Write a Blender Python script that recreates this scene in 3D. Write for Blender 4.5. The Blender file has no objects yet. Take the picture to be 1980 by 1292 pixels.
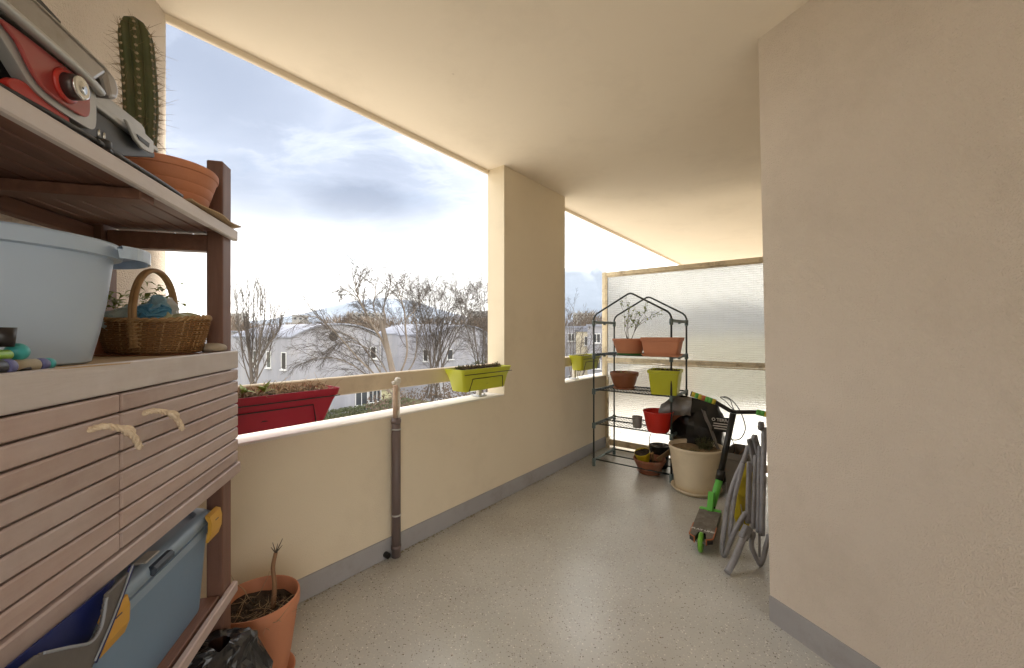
import bpy, bmesh, math, random
from mathutils import Vector, Matrix, Euler, noise as mnoise

R = math.radians
PI = math.pi
scene = bpy.context.scene
COL = scene.collection
rng = random.Random(7)

# ------------------------------------------------------------------ camera
CAM_H = 1.28            # eye height above the balcony floor
FPX = 780.0             # focal length in photograph pixels (photo is 1980 x 1292)
CX, CY = 990.0, 646.0
cam = bpy.data.cameras.new("camera")
cam_ob = bpy.data.objects.new("camera", cam)
COL.objects.link(cam_ob)
cam_ob.location = (0, 0, CAM_H)
cam_ob.rotation_euler = (R(90), 0, 0)
cam.sensor_width = 36.0
cam.sensor_fit = 'HORIZONTAL'
cam.lens = 36.0 * FPX / 1980.0
cam.clip_start = 0.05
cam.clip_end = 60000
scene.camera = cam_ob

# ------------------------------------------------------------------ world
SKY_WHITE = (1.28, 1.255, 1.21)
SUN_EL, SUN_AZ = 27.0, 36.8        # azimuth clockwise from +Y
world = bpy.data.worlds.new("World")
scene.world = world
world.use_nodes = True
wn, wl = world.node_tree.nodes, world.node_tree.links
wn.clear()
def wnode(t, **kw):
    n = wn.new(t)
    for k, v in kw.items():
        setattr(n, k, v)
    return n
def wmath(op, a, b=None, clamp=False):
    n = wnode('ShaderNodeMath', operation=op, use_clamp=clamp)
    for i, x in enumerate((a, b)):
        if x is None: continue
        if isinstance(x, (int, float)): n.inputs[i].default_value = x
        else: wl.new(x, n.inputs[i])
    return n.outputs[0]
def wvm(op, a, b=None):
    n = wnode('ShaderNodeVectorMath', operation=op)
    for i, x in enumerate((a, b)):
        if x is None: continue
        if isinstance(x, (tuple, list)): n.inputs[i].default_value = x
        else: wl.new(x, n.inputs[i])
    return n
sky = wnode('ShaderNodeTexSky', sky_type='NISHITA')
sky.sun_disc = False
sky.sun_elevation = R(SUN_EL)
sky.sun_rotation = R(SUN_AZ)
sky.air_density = 1.0; sky.dust_density = 1.5; sky.ozone_density = 1.2
bg_sky = wnode('ShaderNodeBackground'); bg_sky.inputs[1].default_value = 0.05
wl.new(sky.outputs[0], bg_sky.inputs[0])
tc = wnode('ShaderNodeTexCoord')
DIR = tc.outputs['Generated']
sep = wnode('ShaderNodeSeparateXYZ'); wl.new(DIR, sep.inputs[0])
zc = wmath('ADD', wmath('MAXIMUM', sep.outputs[2], 0.0), 0.22)
cmb = wnode('ShaderNodeCombineXYZ')
wl.new(wmath('DIVIDE', sep.outputs[0], zc), cmb.inputs[0])
wl.new(wmath('DIVIDE', sep.outputs[1], zc), cmb.inputs[1])
mp = wnode('ShaderNodeMapping'); wl.new(cmb.outputs[0], mp.inputs[0])
mp.inputs['Location'].default_value = (3.1, 1.7, 0.4)
mp.inputs['Rotation'].default_value = (0, 0, R(18))
mp.inputs['Scale'].default_value = (0.75, 1.25, 1)
def wnoise(vec, scale, detail, rough, dist=0.0):
    n = wnode('ShaderNodeTexNoise'); wl.new(vec, n.inputs['Vector'])
    n.inputs['Scale'].default_value = scale; n.inputs['Detail'].default_value = detail
    n.inputs['Roughness'].default_value = rough; n.inputs['Distortion'].default_value = dist
    return n.outputs[0]
def wramp(fac, stops, interp='EASE'):
    n = wnode('ShaderNodeValToRGB'); wl.new(fac, n.inputs[0])
    n.color_ramp.interpolation = interp
    el = n.color_ramp.elements
    while len(el) < len(stops): el.new(0.5)
    for e, (p, c) in zip(el, stops):
        e.position = p; e.color = (c, c, c, 1) if isinstance(c, (int, float)) else (*c, 1)
    return n.outputs[0]
n_big = wnoise(mp.outputs[0], 1.1, 9, 0.60, 0.4)
n_fine = wnoise(mp.outputs[0], 2.6, 9, 0.62, 0.5)
def wblob(az, el, wa, we, tilt=0.0):
    """soft elliptical cloud bank centred on a compass bearing and height in the sky"""
    a, e = R(az), R(el)
    c = Vector((math.sin(a) * math.cos(e), math.cos(a) * math.cos(e), math.sin(e)))
    rt = Vector((math.cos(a), -math.sin(a), 0))
    up = Vector((-math.sin(a) * math.sin(e), -math.cos(a) * math.sin(e), math.cos(e)))
    rt2 = rt * math.cos(R(tilt)) + up * math.sin(R(tilt)); up2 = up * math.cos(R(tilt)) - rt * math.sin(R(tilt))
    dv = wvm('SUBTRACT', WDIR, tuple(c)).outputs[0]
    x = wmath('DIVIDE', wvm('DOT_PRODUCT', dv, tuple(rt2)).outputs['Value'], math.sin(R(wa)))
    y = wmath('DIVIDE', wvm('DOT_PRODUCT', dv, tuple(up2)).outputs['Value'], math.sin(R(we)))
    r2 = wmath('ADD', wmath('MULTIPLY', x, x), wmath('MULTIPLY', y, y))
    return wmath('POWER', 2.718, wmath('MULTIPLY', r2, -1.0))
# ragged edges: the direction is pushed about by noise before the banks are measured
nv = wnode('ShaderNodeTexNoise'); wl.new(mp.outputs[0], nv.inputs['Vector'])
nv.inputs['Scale'].default_value = 2.2; nv.inputs['Detail'].default_value = 8; nv.inputs['Roughness'].default_value = 0.62; nv.inputs['Distortion'].default_value = 0.3
off = wvm('SCALE', wvm('SUBTRACT', nv.outputs['Color'], (0.5, 0.5, 0.5)).outputs[0]); off.inputs['Scale'].default_value = 0.20
WDIR = wvm('ADD', DIR, off.outputs[0]).outputs[0]
dark = wmath('MAXIMUM', wmath('MULTIPLY', wblob(-20.5, 17.0, 11, 5.4, -8), 1.1), wmath('MULTIPLY', wblob(-32, 15.5, 11, 5.0, -6), 0.80))
veil = wmath('MAXIMUM', wmath('MAXIMUM', wmath('MULTIPLY', wblob(-38, 27, 16, 10, -20), 0.80), wmath('MULTIPLY', wblob(-17, 23, 14, 8, -20), 0.70)), wmath('MULTIPLY', wblob(-27, 19, 24, 11, -6), 0.56))
bank = wmath('MAXIMUM', dark, wmath('MULTIPLY', veil, wramp(n_fine, [(0.34, 0.12), (0.56, 1.0)])))
scat = wmath('MULTIPLY', wramp(n_big, [(0.50, 0.0), (0.74, 0.55)]), wramp(sep.outputs[2], [(0.05, 0.0), (0.30, 1.0)]))
thick = wmath('MAXIMUM', bank, scat, clamp=True)
cover = wmath('MAXIMUM', wramp(n_fine, [(0.34, 0.62), (0.52, 1.0)]), bank)
low = wramp(sep.outputs[2], [(0.02, 1.0), (0.32, 0.0)])          # brighter, whiter toward the horizon
tone = wnode('ShaderNodeValToRGB'); wl.new(thick, tone.inputs[0]); tone.color_ramp.interpolation = 'LINEAR'
el = tone.color_ramp.elements
for q in range(3): el.new(0.5)
for e_, (pos, c) in zip(el, ((0.0, SKY_WHITE), (0.07, (0.46, 0.465, 0.48)), (0.22, (0.285, 0.305, 0.35)), (0.52, (0.185, 0.212, 0.27)), (1.0, (0.108, 0.132, 0.185)))):
    e_.position = pos; e_.color = (*c, 1)
mixh = wnode('ShaderNodeMix', data_type='RGBA')
wl.new(wmath('MULTIPLY', low, 0.5), mixh.inputs[0])
wl.new(tone.outputs[0], mixh.inputs[6])
mixh.inputs[7].default_value = (SKY_WHITE[0] * 1.08, SKY_WHITE[1] * 1.05, SKY_WHITE[2] * .99, 1)
bg_cl = wnode('ShaderNodeBackground'); wl.new(mixh.outputs[2], bg_cl.inputs[0])
bg_cl.inputs[1].default_value = 1.0
mixs = wnode('ShaderNodeMixShader')
wl.new(cover, mixs.inputs[0]); wl.new(bg_sky.outputs[0], mixs.inputs[1]); wl.new(bg_cl.outputs[0], mixs.inputs[2])
wo = wnode('ShaderNodeOutputWorld'); wl.new(mixs.outputs[0], wo.inputs[0])

# ------------------------------------------------------------------ sun
sun = bpy.data.lights.new("sun", 'SUN')
sun.energy = 4.0
sun.angle = R(4)
sun.color = (1.0, 0.93, 0.82)
sun_ob = bpy.data.objects.new("sun", sun); COL.objects.link(sun_ob)
_sd = Vector((math.sin(R(SUN_AZ)) * math.cos(R(SUN_EL)), math.cos(R(SUN_AZ)) * math.cos(R(SUN_EL)), math.sin(R(SUN_EL))))
sun_ob.rotation_euler = _sd.to_track_quat('Z', 'Y').to_euler()
sun_ob.location = (0, 0, 30)

# ------------------------------------------------------------------ render settings
vs = scene.view_settings
vs.view_transform = 'Standard'; vs.look = 'None'; vs.gamma = 1.0
vs.use_curve_mapping = False
vs.exposure = 1.66
cy = scene.cycles
cy.use_denoising = True
cy.max_bounces = 12; cy.diffuse_bounces = 8; cy.glossy_bounces = 4
cy.transmission_bounces = 6; cy.transparent_max_bounces = 12; cy.volume_bounces = 1
cy.caustics_reflective = False; cy.caustics_refractive = False
cy.sample_clamp_indirect = 8

# ------------------------------------------------------------------ helpers
def ray(px, py):
    return Vector(((px - CX) / FPX, 1.0, (CY - py) / FPX))
def at_y(px, py, Y):
    v = ray(px, py) * Y
    return Vector((v.x, v.y, v.z + CAM_H))
def at_z(px, py, z):
    v = ray(px, py)
    return at_y(px, py, (z - CAM_H) / v.z)
def floor_pt(px, py):
    return at_z(px, py, 0.0)

# balcony frame: d runs along the parapet, nn is the distance across (negative = outward)
DA = R(37.8)
Dv = Vector((math.sin(DA), math.cos(DA), 0))
Nv = Vector((math.cos(DA), -math.sin(DA), 0))
def P(s, nn, z=0.0):
    return Dv * s + Nv * nn + Vector((0, 0, z))
def at_nn(px, py, nn):
    v = ray(px, py)
    t = nn / v.dot(Nv)
    return at_y(px, py, t)
def s_of(p): return p.dot(Dv)
def n_of(p): return p.dot(Nv)
PAR_ROT = PI / 2 - DA       # rotation about z that turns local +x into Dv

def lin(c):
    if isinstance(c, str):
        c = c.lstrip('#'); c = [int(c[i:i + 2], 16) / 255 for i in (0, 2, 4)]
        c = [x / 12.92 if x <= 0.04045 else ((x + 0.055) / 1.055) ** 2.4 for x in c]
    return tuple(c)

MATS = {}
def mat(name, color, rough=0.6, var=0.12, vscale=6.0, bump=0.0, bscale=60.0, color2=None, metal=0.0,
        spec=0.5, detail=6, stretch=None, trans=0.0, sheen=0.0, coat=0.0, dirt=None, dirt_amt=0.0, dirt_scale=4.0,
        bdetail=4, subsurf=0.0):
    """procedural principled material: base colour broken up by noise, optional relief and dirt"""
    if name in MATS: return MATS[name]
    m = bpy.data.materials.new(name); m.use_nodes = True
    nt = m.node_tree; n = nt.nodes; l = nt.links
    b = n['Principled BSDF']
    c = lin(color)
    c2 = lin(color2) if color2 is not None else tuple(max(0, x * (1 - var * 2.2)) for x in c)
    t = n.new('ShaderNodeTexCoord'); mpn = n.new('ShaderNodeMapping')
    l.new(t.outputs['Object'], mpn.inputs[0])
    if stretch: mpn.inputs['Scale'].default_value = stretch
    nz = n.new('ShaderNodeTexNoise'); l.new(mpn.outputs[0], nz.inputs['Vector'])
    nz.inputs['Scale'].default_value = vscale; nz.inputs['Detail'].default_value = detail
    nz.inputs['Roughness'].default_value = 0.6
    rp = n.new('ShaderNodeValToRGB'); l.new(nz.outputs[0], rp.inputs[0])
    rp.color_ramp.elements[0].position = 0.3; rp.color_ramp.elements[1].position = 0.7
    rp.color_ramp.elements[0].color = (*c2, 1); rp.color_ramp.elements[1].color = (*c, 1)
    out = rp.outputs[0]
    if dirt is not None:
        dz = n.new('ShaderNodeTexNoise'); l.new(t.outputs['Object'], dz.inputs['Vector'])
        dz.inputs['Scale'].default_value = dirt_scale; dz.inputs['Detail'].default_value = 9
        dz.inputs['Roughness'].default_value = 0.7
        dr = n.new('ShaderNodeValToRGB'); l.new(dz.outputs[0], dr.inputs[0])
        dr.color_ramp.elements[0].position = 0.50; dr.color_ramp.elements[1].position = 0.68
        dr.color_ramp.elements[0].color = (0, 0, 0, 1); dr.color_ramp.elements[1].color = (dirt_amt,) * 3 + (1,)
        mx = n.new('ShaderNodeMix'); mx.data_type = 'RGBA'
        l.new(dr.outputs[0], mx.inputs[0]); l.new(out, mx.inputs[6]); mx.inputs[7].default_value = (*lin(dirt), 1)
        out = mx.outputs[2]
    l.new(out, b.inputs['Base Color'])
    b.inputs['Roughness'].default_value = rough
    b.inputs['Metallic'].default_value = metal
    b.inputs['Specular IOR Level'].default_value = spec
    if trans: b.inputs['Transmission Weight'].default_value = trans
    if sheen: b.inputs['Sheen Weight'].default_value = sheen
    if coat: b.inputs['Coat Weight'].default_value = coat
    if subsurf:
        b.inputs['Subsurface Weight'].default_value = subsurf; b.inputs['Subsurface Radius'].default_value = (.02, .02, .02)
    if bump:
        bz = n.new('ShaderNodeTexNoise'); l.new(mpn.outputs[0], bz.inputs['Vector'])
        bz.inputs['Scale'].default_value = bscale; bz.inputs['Detail'].default_value = bdetail
        bp = n.new('ShaderNodeBump'); bp.inputs['Strength'].default_value = bump; bp.inputs['Distance'].default_value = 0.01
        l.new(bz.outputs[0], bp.inputs['Height']); l.new(bp.outputs[0], b.inputs['Normal'])
        rz = n.new('ShaderNodeMapRange'); l.new(nz.outputs[0], rz.inputs[0])
        rz.inputs[3].default_value = max(0.02, rough - 0.12); rz.inputs[4].default_value = min(1, rough + 0.12)
        l.new(rz.outputs[0], b.inputs['Roughness'])
    MATS[name] = m
    return m

class MB:
    """collects shapes and links them as ONE mesh object"""
    def __init__(self):
        self.v = []; self.f = []; self.sm = []
    def add(self, vs, fs, smooth=False):
        o = len(self.v); self.v += [tuple(x) for x in vs]
        for f in fs:
            self.f.append(tuple(i + o for i in f)); self.sm.append(smooth)
        return self
    def box(self, c, size, rot=None, bev=0.0):
        hx, hy, hz = (x / 2 for x in size)
        M = rot.to_matrix() if isinstance(rot, Euler) else (rot if rot is not None else Matrix.Identity(3))
        if isinstance(rot, (int, float)): M = Matrix.Rotation(rot, 3, 'Z')
        c = Vector(c)
        if bev <= 0:
            vs = [c + M @ Vector((x, y, z)) for x in (-hx, hx) for y in (-hy, hy) for z in (-hz, hz)]
            fs = [(0, 1, 3, 2), (4, 6, 7, 5), (0, 4, 5, 1), (2, 3, 7, 6), (0, 2, 6, 4), (1, 5, 7, 3)]
            return self.add(vs, fs)
        b = min(bev, hx * .9, hy * .9, hz * .9)
        vs = []; idx = {}
        for sx in (-1, 1):
            for sy in (-1, 1):
                for sz in (-1, 1):
                    for ax in range(3):
                        p = [sx * (hx - b), sy * (hy - b), sz * (hz - b)]
                        p[ax] = (sx * hx, sy * hy, sz * hz)[ax]
                        idx[(sx, sy, sz, ax)] = len(vs); vs.append(c + M @ Vector(p))
        fs = []
        S = (-1, 1)
        for sx in S: fs.append([idx[(sx, a, b2, 0)] for a, b2 in ((-1, -1), (1, -1), (1, 1), (-1, 1))][::sx])
        for sy in S: fs.append([idx[(a, sy, b2, 1)] for a, b2 in ((-1, -1), (-1, 1), (1, 1), (1, -1))][::sy])
        for sz in S: fs.append([idx[(a, b2, sz, 2)] for a, b2 in ((-1, -1), (1, -1), (1, 1), (-1, 1))][::sz])
        for sx in S:
            for sy in S:
                f = [idx[(sx, sy, -1, 0)], idx[(sx, sy, -1, 1)], idx[(sx, sy, 1, 1)], idx[(sx, sy, 1, 0)]]
                fs.append(f[::sx * sy])
            for sz in S:
                f = [idx[(sx, -1, sz, 0)], idx[(sx, 1, sz, 0)], idx[(sx, 1, sz, 2)], idx[(sx, -1, sz, 2)]]
                fs.append(f[::sx * sz])
        for sy in S:
            for sz in S:
                f = [idx[(-1, sy, sz, 1)], idx[(-1, sy, sz, 2)], idx[(1, sy, sz, 2)], idx[(1, sy, sz, 1)]]
                fs.append(f[::sy * sz])
        for sx in S:
            for sy in S:
                for sz in S:
                    f = [idx[(sx, sy, sz, 0)], idx[(sx, sy, sz, 1)], idx[(sx, sy, sz, 2)]]
                    fs.append(f[::sx * sy * sz])
        return self.add(vs, fs)
    def seg(self, a, b, w, h, up=(0, 0, 1), bev=0.0):
        """rectangular bar from a to b: w across, h along up"""
        a, b = Vector(a), Vector(b); x = b - a; L = x.length; x.normalize()
        u = Vector(up); y = u.cross(x)
        if y.length < 1e-5: y = Vector((0, 1, 0)).cross(x)
        y.normalize(); z = x.cross(y)
        M = Matrix((x, y, z)).transposed()
        return self.box((a + b) / 2, (L, w, h), M, bev)
    def prism(self, poly, z0, z1, top=None):
        """vertical prism over a counter-clockwise plan polygon; top = another polygon for the upper rim"""
        n = len(poly); top = top or poly
        vs = [(p[0], p[1], z0) for p in poly] + [(p[0], p[1], z1) for p in top]
        fs = [tuple(range(n))[::-1], tuple(range(n, 2 * n))] + [(i, (i + 1) % n, n + (i + 1) % n, n + i) for i in range(n)]
        return self.add(vs, fs)
    def extrude(self, pts, vec, smooth=False):
        """closed outline pts pushed along vec"""
        n = len(pts); vec = Vector(vec)
        vs = [Vector(p) for p in pts] + [Vector(p) + vec for p in pts]
        fs = [tuple(range(n))[::-1], tuple(range(n, 2 * n))] + [(i, (i + 1) % n, n + (i + 1) % n, n + i) for i in range(n)]
        return self.add(vs, fs, smooth)
    def tube(self, pts, r, n=8, cap=True, closed=False):
        pts = [Vector(p) for p in pts]
        m = len(pts)
        rs = r if isinstance(r, (list, tuple)) else [r] * m
        vs = []; prev = None
        for i, p in enumerate(pts):
            if closed: t = pts[(i + 1) % m] - pts[i - 1]
            else: t = (pts[min(i + 1, m - 1)] - pts[max(i - 1, 0)])
            if t.length < 1e-9: t = Vector((0, 0, 1))
            t.normalize()
            if prev is None:
                u = t.orthogonal().normalized()
            else:
                u = prev - t * prev.dot(t)
                u = u.normalized() if u.length > 1e-6 else t.orthogonal().normalized()
            prev = u; w = t.cross(u)
            for k in range(n):
                a = 2 * PI * k / n
                vs.append(p + (u * math.cos(a) + w * math.sin(a)) * rs[i])
        fs = []
        for i in range(m if closed else m - 1):
            j = (i + 1) % m
            for k in range(n):
                k2 = (k + 1) % n
                fs.append((i * n + k, i * n + k2, j * n + k2, j * n + k))
        self.add(vs, fs, True)
        if cap and not closed:
            o = len(self.v) - len(vs)
            self.f.append(tuple(o + k for k in range(n))[::-1]); self.sm.append(False)
            self.f.append(tuple(o + (m - 1) * n + k for k in range(n))); self.sm.append(False)
        return self
    def lathe(self, prof, n=32, c=(0, 0, 0), M=None, sx=1.0, sy=1.0, wob=0.0):
        """profile of (radius, z) turned about z; sx, sy make it oval"""
        c = Vector(c); M = M if M is not None else Matrix.Identity(3)
        vs = []; fs = []; m = len(prof)
        ph = rng.random() * 6
        for (r, z) in prof:
            for k in range(n):
                a = 2 * PI * k / n
                rr = r * (1 + wob * math.sin(2 * a + ph))
                vs.append(c + M @ Vector((rr * math.cos(a) * sx, rr * math.sin(a) * sy, z)))
        for i in range(m - 1):
            for k in range(n):
                k2 = (k + 1) % n
                fs.append((i * n + k, i * n + k2, (i + 1) * n + k2, (i + 1) * n + k))
        self.add(vs, fs, True)
        o = len(self.v) - len(vs)
        if prof[0][0] > 1e-6: self.f.append(tuple(o + k for k in range(n))[::-1]); self.sm.append(False)
        if prof[-1][0] > 1e-6: self.f.append(tuple(o + (m - 1) * n + k for k in range(n))); self.sm.append(False)
        return self
    def loft(self, rings, cap=True, smooth=False, closed_ring=True):
        n = len(rings[0]); vs = [Vector(p) for r in rings for p in r]; fs = []
        for i in range(len(rings) - 1):
            for k in range(n if closed_ring else n - 1):
                k2 = (k + 1) % n
                fs.append((i * n + k, i * n + k2, (i + 1) * n + k2, (i + 1) * n + k))
        self.add(vs, fs, smooth)
        o = len(self.v) - len(vs)
        if cap:
            self.f.append(tuple(o + k for k in range(n))[::-1]); self.sm.append(False)
            self.f.append(tuple(o + (len(rings) - 1) * n + k for k in range(n))); self.sm.append(False)
        return self
    def quad(self, a, b, c, d): return self.add([a, b, c, d], [(0, 1, 2, 3)])
    def build(self, name, m, parent=None, loc=None, autosmooth=None, recalc=False):
        me = bpy.data.meshes.new(name)
        me.from_pydata(self.v, [], self.f)
        me.polygons.foreach_set('use_smooth', self.sm)
        if recalc:
            bm = bmesh.new(); bm.from_mesh(me); bmesh.ops.recalc_face_normals(bm, faces=bm.faces); bm.to_mesh(me); bm.free()
        me.update()
        if autosmooth is not None:
            try: me.set_sharp_from_angle(angle=R(autosmooth))
            except Exception: pass
        o = bpy.data.objects.new(name, me); COL.objects.link(o)
        if m is not None: me.materials.append(MATS[m] if isinstance(m, str) else m)
        if parent is not None:
            o.parent = parent
            o.matrix_parent_inverse = Matrix.Identity(4)
        if loc is not None: o.location = loc
        return o

def tag(o, label=None, cat=None, group=None, kind=None):
    if label: o['label'] = label
    if cat: o['category'] = cat
    if group: o['group'] = group
    if kind: o['kind'] = kind
    return o
def thing(name, label, cat, loc=(0, 0, 0), rz=0.0, group=None):
    o = bpy.data.objects.new(name, None); COL.objects.link(o)
    o.empty_display_size = 0.1
    o.location = loc; o.rotation_euler = (0, 0, rz)
    return tag(o, label, cat, group)
def struct(mb, name, m): return tag(mb.build(name, m), kind='structure')
def copy_tree(o, parent=None):
    c = o.copy(); COL.objects.link(c); c.parent = parent
    for ch in list(o.children): copy_tree(ch, c)
    return c
def wob(p, amp, sc, seed=0.0):
    return mnoise.noise(Vector(p) * sc + Vector((seed, seed * 1.7, seed * .3))) * amp
def bez(pts, n=12):
    """Catmull-Rom through the points"""
    pts = [Vector(p) for p in pts]; out = []
    for i in range(len(pts) - 1):
        p0 = pts[max(i - 1, 0)]; p1 = pts[i]; p2 = pts[i + 1]; p3 = pts[min(i + 2, len(pts) - 1)]
        for k in range(n):
            t = k / n
            out.append(0.5 * ((2 * p1) + (p2 - p0) * t + (2 * p0 - 5 * p1 + 4 * p2 - p3) * t * t + (3 * p1 - p0 - 3 * p2 + p3) * t ** 3))
    out.append(pts[-1]); return out

# ================================================================== materials of the balcony
def wall_material(name, c1, c2, bump=0.25, scale=220.0, stain=(0.2, 0.14, 0.08), stain_amt=0.25):
    m = mat(name, c1, rough=0.85, color2=c2, vscale=1.3, bump=bump, bscale=scale, spec=0.2, dirt=stain, dirt_amt=stain_amt, dirt_scale=2.2)
    nt = m.node_tree; n = nt.nodes; l = nt.links; b = n['Principled BSDF']
    # sparse chips and spots knocked into the plaster
    t = n.new('ShaderNodeTexCoord'); v = n.new('ShaderNodeTexVoronoi'); v.inputs['Scale'].default_value = 4.0; l.new(t.outputs['Object'], v.inputs['Vector'])
    wz = n.new('ShaderNodeTexNoise'); wz.inputs['Scale'].default_value = 60; l.new(t.outputs['Object'], wz.inputs['Vector'])
    md = n.new('ShaderNodeMath'); md.operation = 'MULTIPLY_ADD'; l.new(wz.outputs[0], md.inputs[0]); md.inputs[1].default_value = 0.10; l.new(v.outputs['Distance'], md.inputs[2])
    lt = n.new('ShaderNodeMath'); lt.operation = 'LESS_THAN'; l.new(md.outputs[0], lt.inputs[0]); lt.inputs[1].default_value = 0.068
    sp = n.new('ShaderNodeSeparateColor'); l.new(v.outputs['Color'], sp.inputs[0])
    gt = n.new('ShaderNodeMath'); gt.operation = 'GREATER_THAN'; l.new(sp.outputs[0], gt.inputs[0]); gt.inputs[1].default_value = 0.55
    am = n.new('ShaderNodeMath'); am.operation = 'MULTIPLY'; l.new(lt.outputs[0], am.inputs[0]); l.new(gt.outputs[0], am.inputs[1])
    am2 = n.new('ShaderNodeMath'); am2.operation = 'MULTIPLY'; l.new(am.outputs[0], am2.inputs[0]); am2.inputs[1].default_value = 0.45
    src = b.inputs['Base Color'].links[0].from_socket
    mx = n.new('ShaderNodeMix'); mx.data_type = 'RGBA'; l.new(am2.outputs[0], mx.inputs[0]); l.new(src, mx.inputs[6]); mx.inputs[7].default_value = (0.30, 0.21, 0.12, 1)
    l.new(mx.outputs[2], b.inputs['Base Color'])
    return m
wall_material('cream_paint', (0.735, 0.645, 0.495), (0.705, 0.615, 0.465), stain_amt=0.08)
wall_material('cream_render', (0.755, 0.665, 0.575), (0.71, 0.62, 0.525), bump=0.9, scale=210.0, stain_amt=0.10)
wall_material('ceiling_paint', (0.81, 0.725, 0.60), (0.79, 0.705, 0.58), bump=0.12, scale=260.0, stain_amt=0.07)
wall_material('sill_paint', (0.78, 0.74, 0.68), (0.70, 0.66, 0.60), bump=0.15, stain_amt=0.2)
mat('skirting_paint', (0.35, 0.34, 0.345), rough=0.6, var=0.05, vscale=3, bump=0.15, bscale=120, dirt=(0.2, 0.17, 0.12), dirt_amt=0.4)
mat('rail_paint', (0.66, 0.55, 0.40), rough=0.55, var=0.05, vscale=4, bump=0.1, bscale=90, dirt=(0.22, 0.13, 0.07), dirt_amt=0.25, dirt_scale=7)
mat('post_paint', (0.70, 0.66, 0.58), rough=0.6, var=0.08, vscale=9, bump=0.2, bscale=90, dirt=(0.22, 0.09, 0.03), dirt_amt=0.8, dirt_scale=14)
mat('frame_paint', (0.80, 0.68, 0.47), rough=0.6, var=0.1, vscale=9, bump=0.2, bscale=90, dirt=(0.16, 0.09, 0.04), dirt_amt=0.6, dirt_scale=11)
mat('pipe_brown', (0.15, 0.112, 0.105), rough=0.45, var=0.1, vscale=5, bump=0.05)
mat('rusty_pole', (0.62, 0.52, 0.42), rough=0.7, color2=(0.34, 0.14, 0.05), vscale=11, bump=0.3, stretch=(3, 3, 0.6))
mat('zinc', (0.55, 0.55, 0.55), rough=0.45, var=0.12, metal=0.7, vscale=20)

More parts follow.
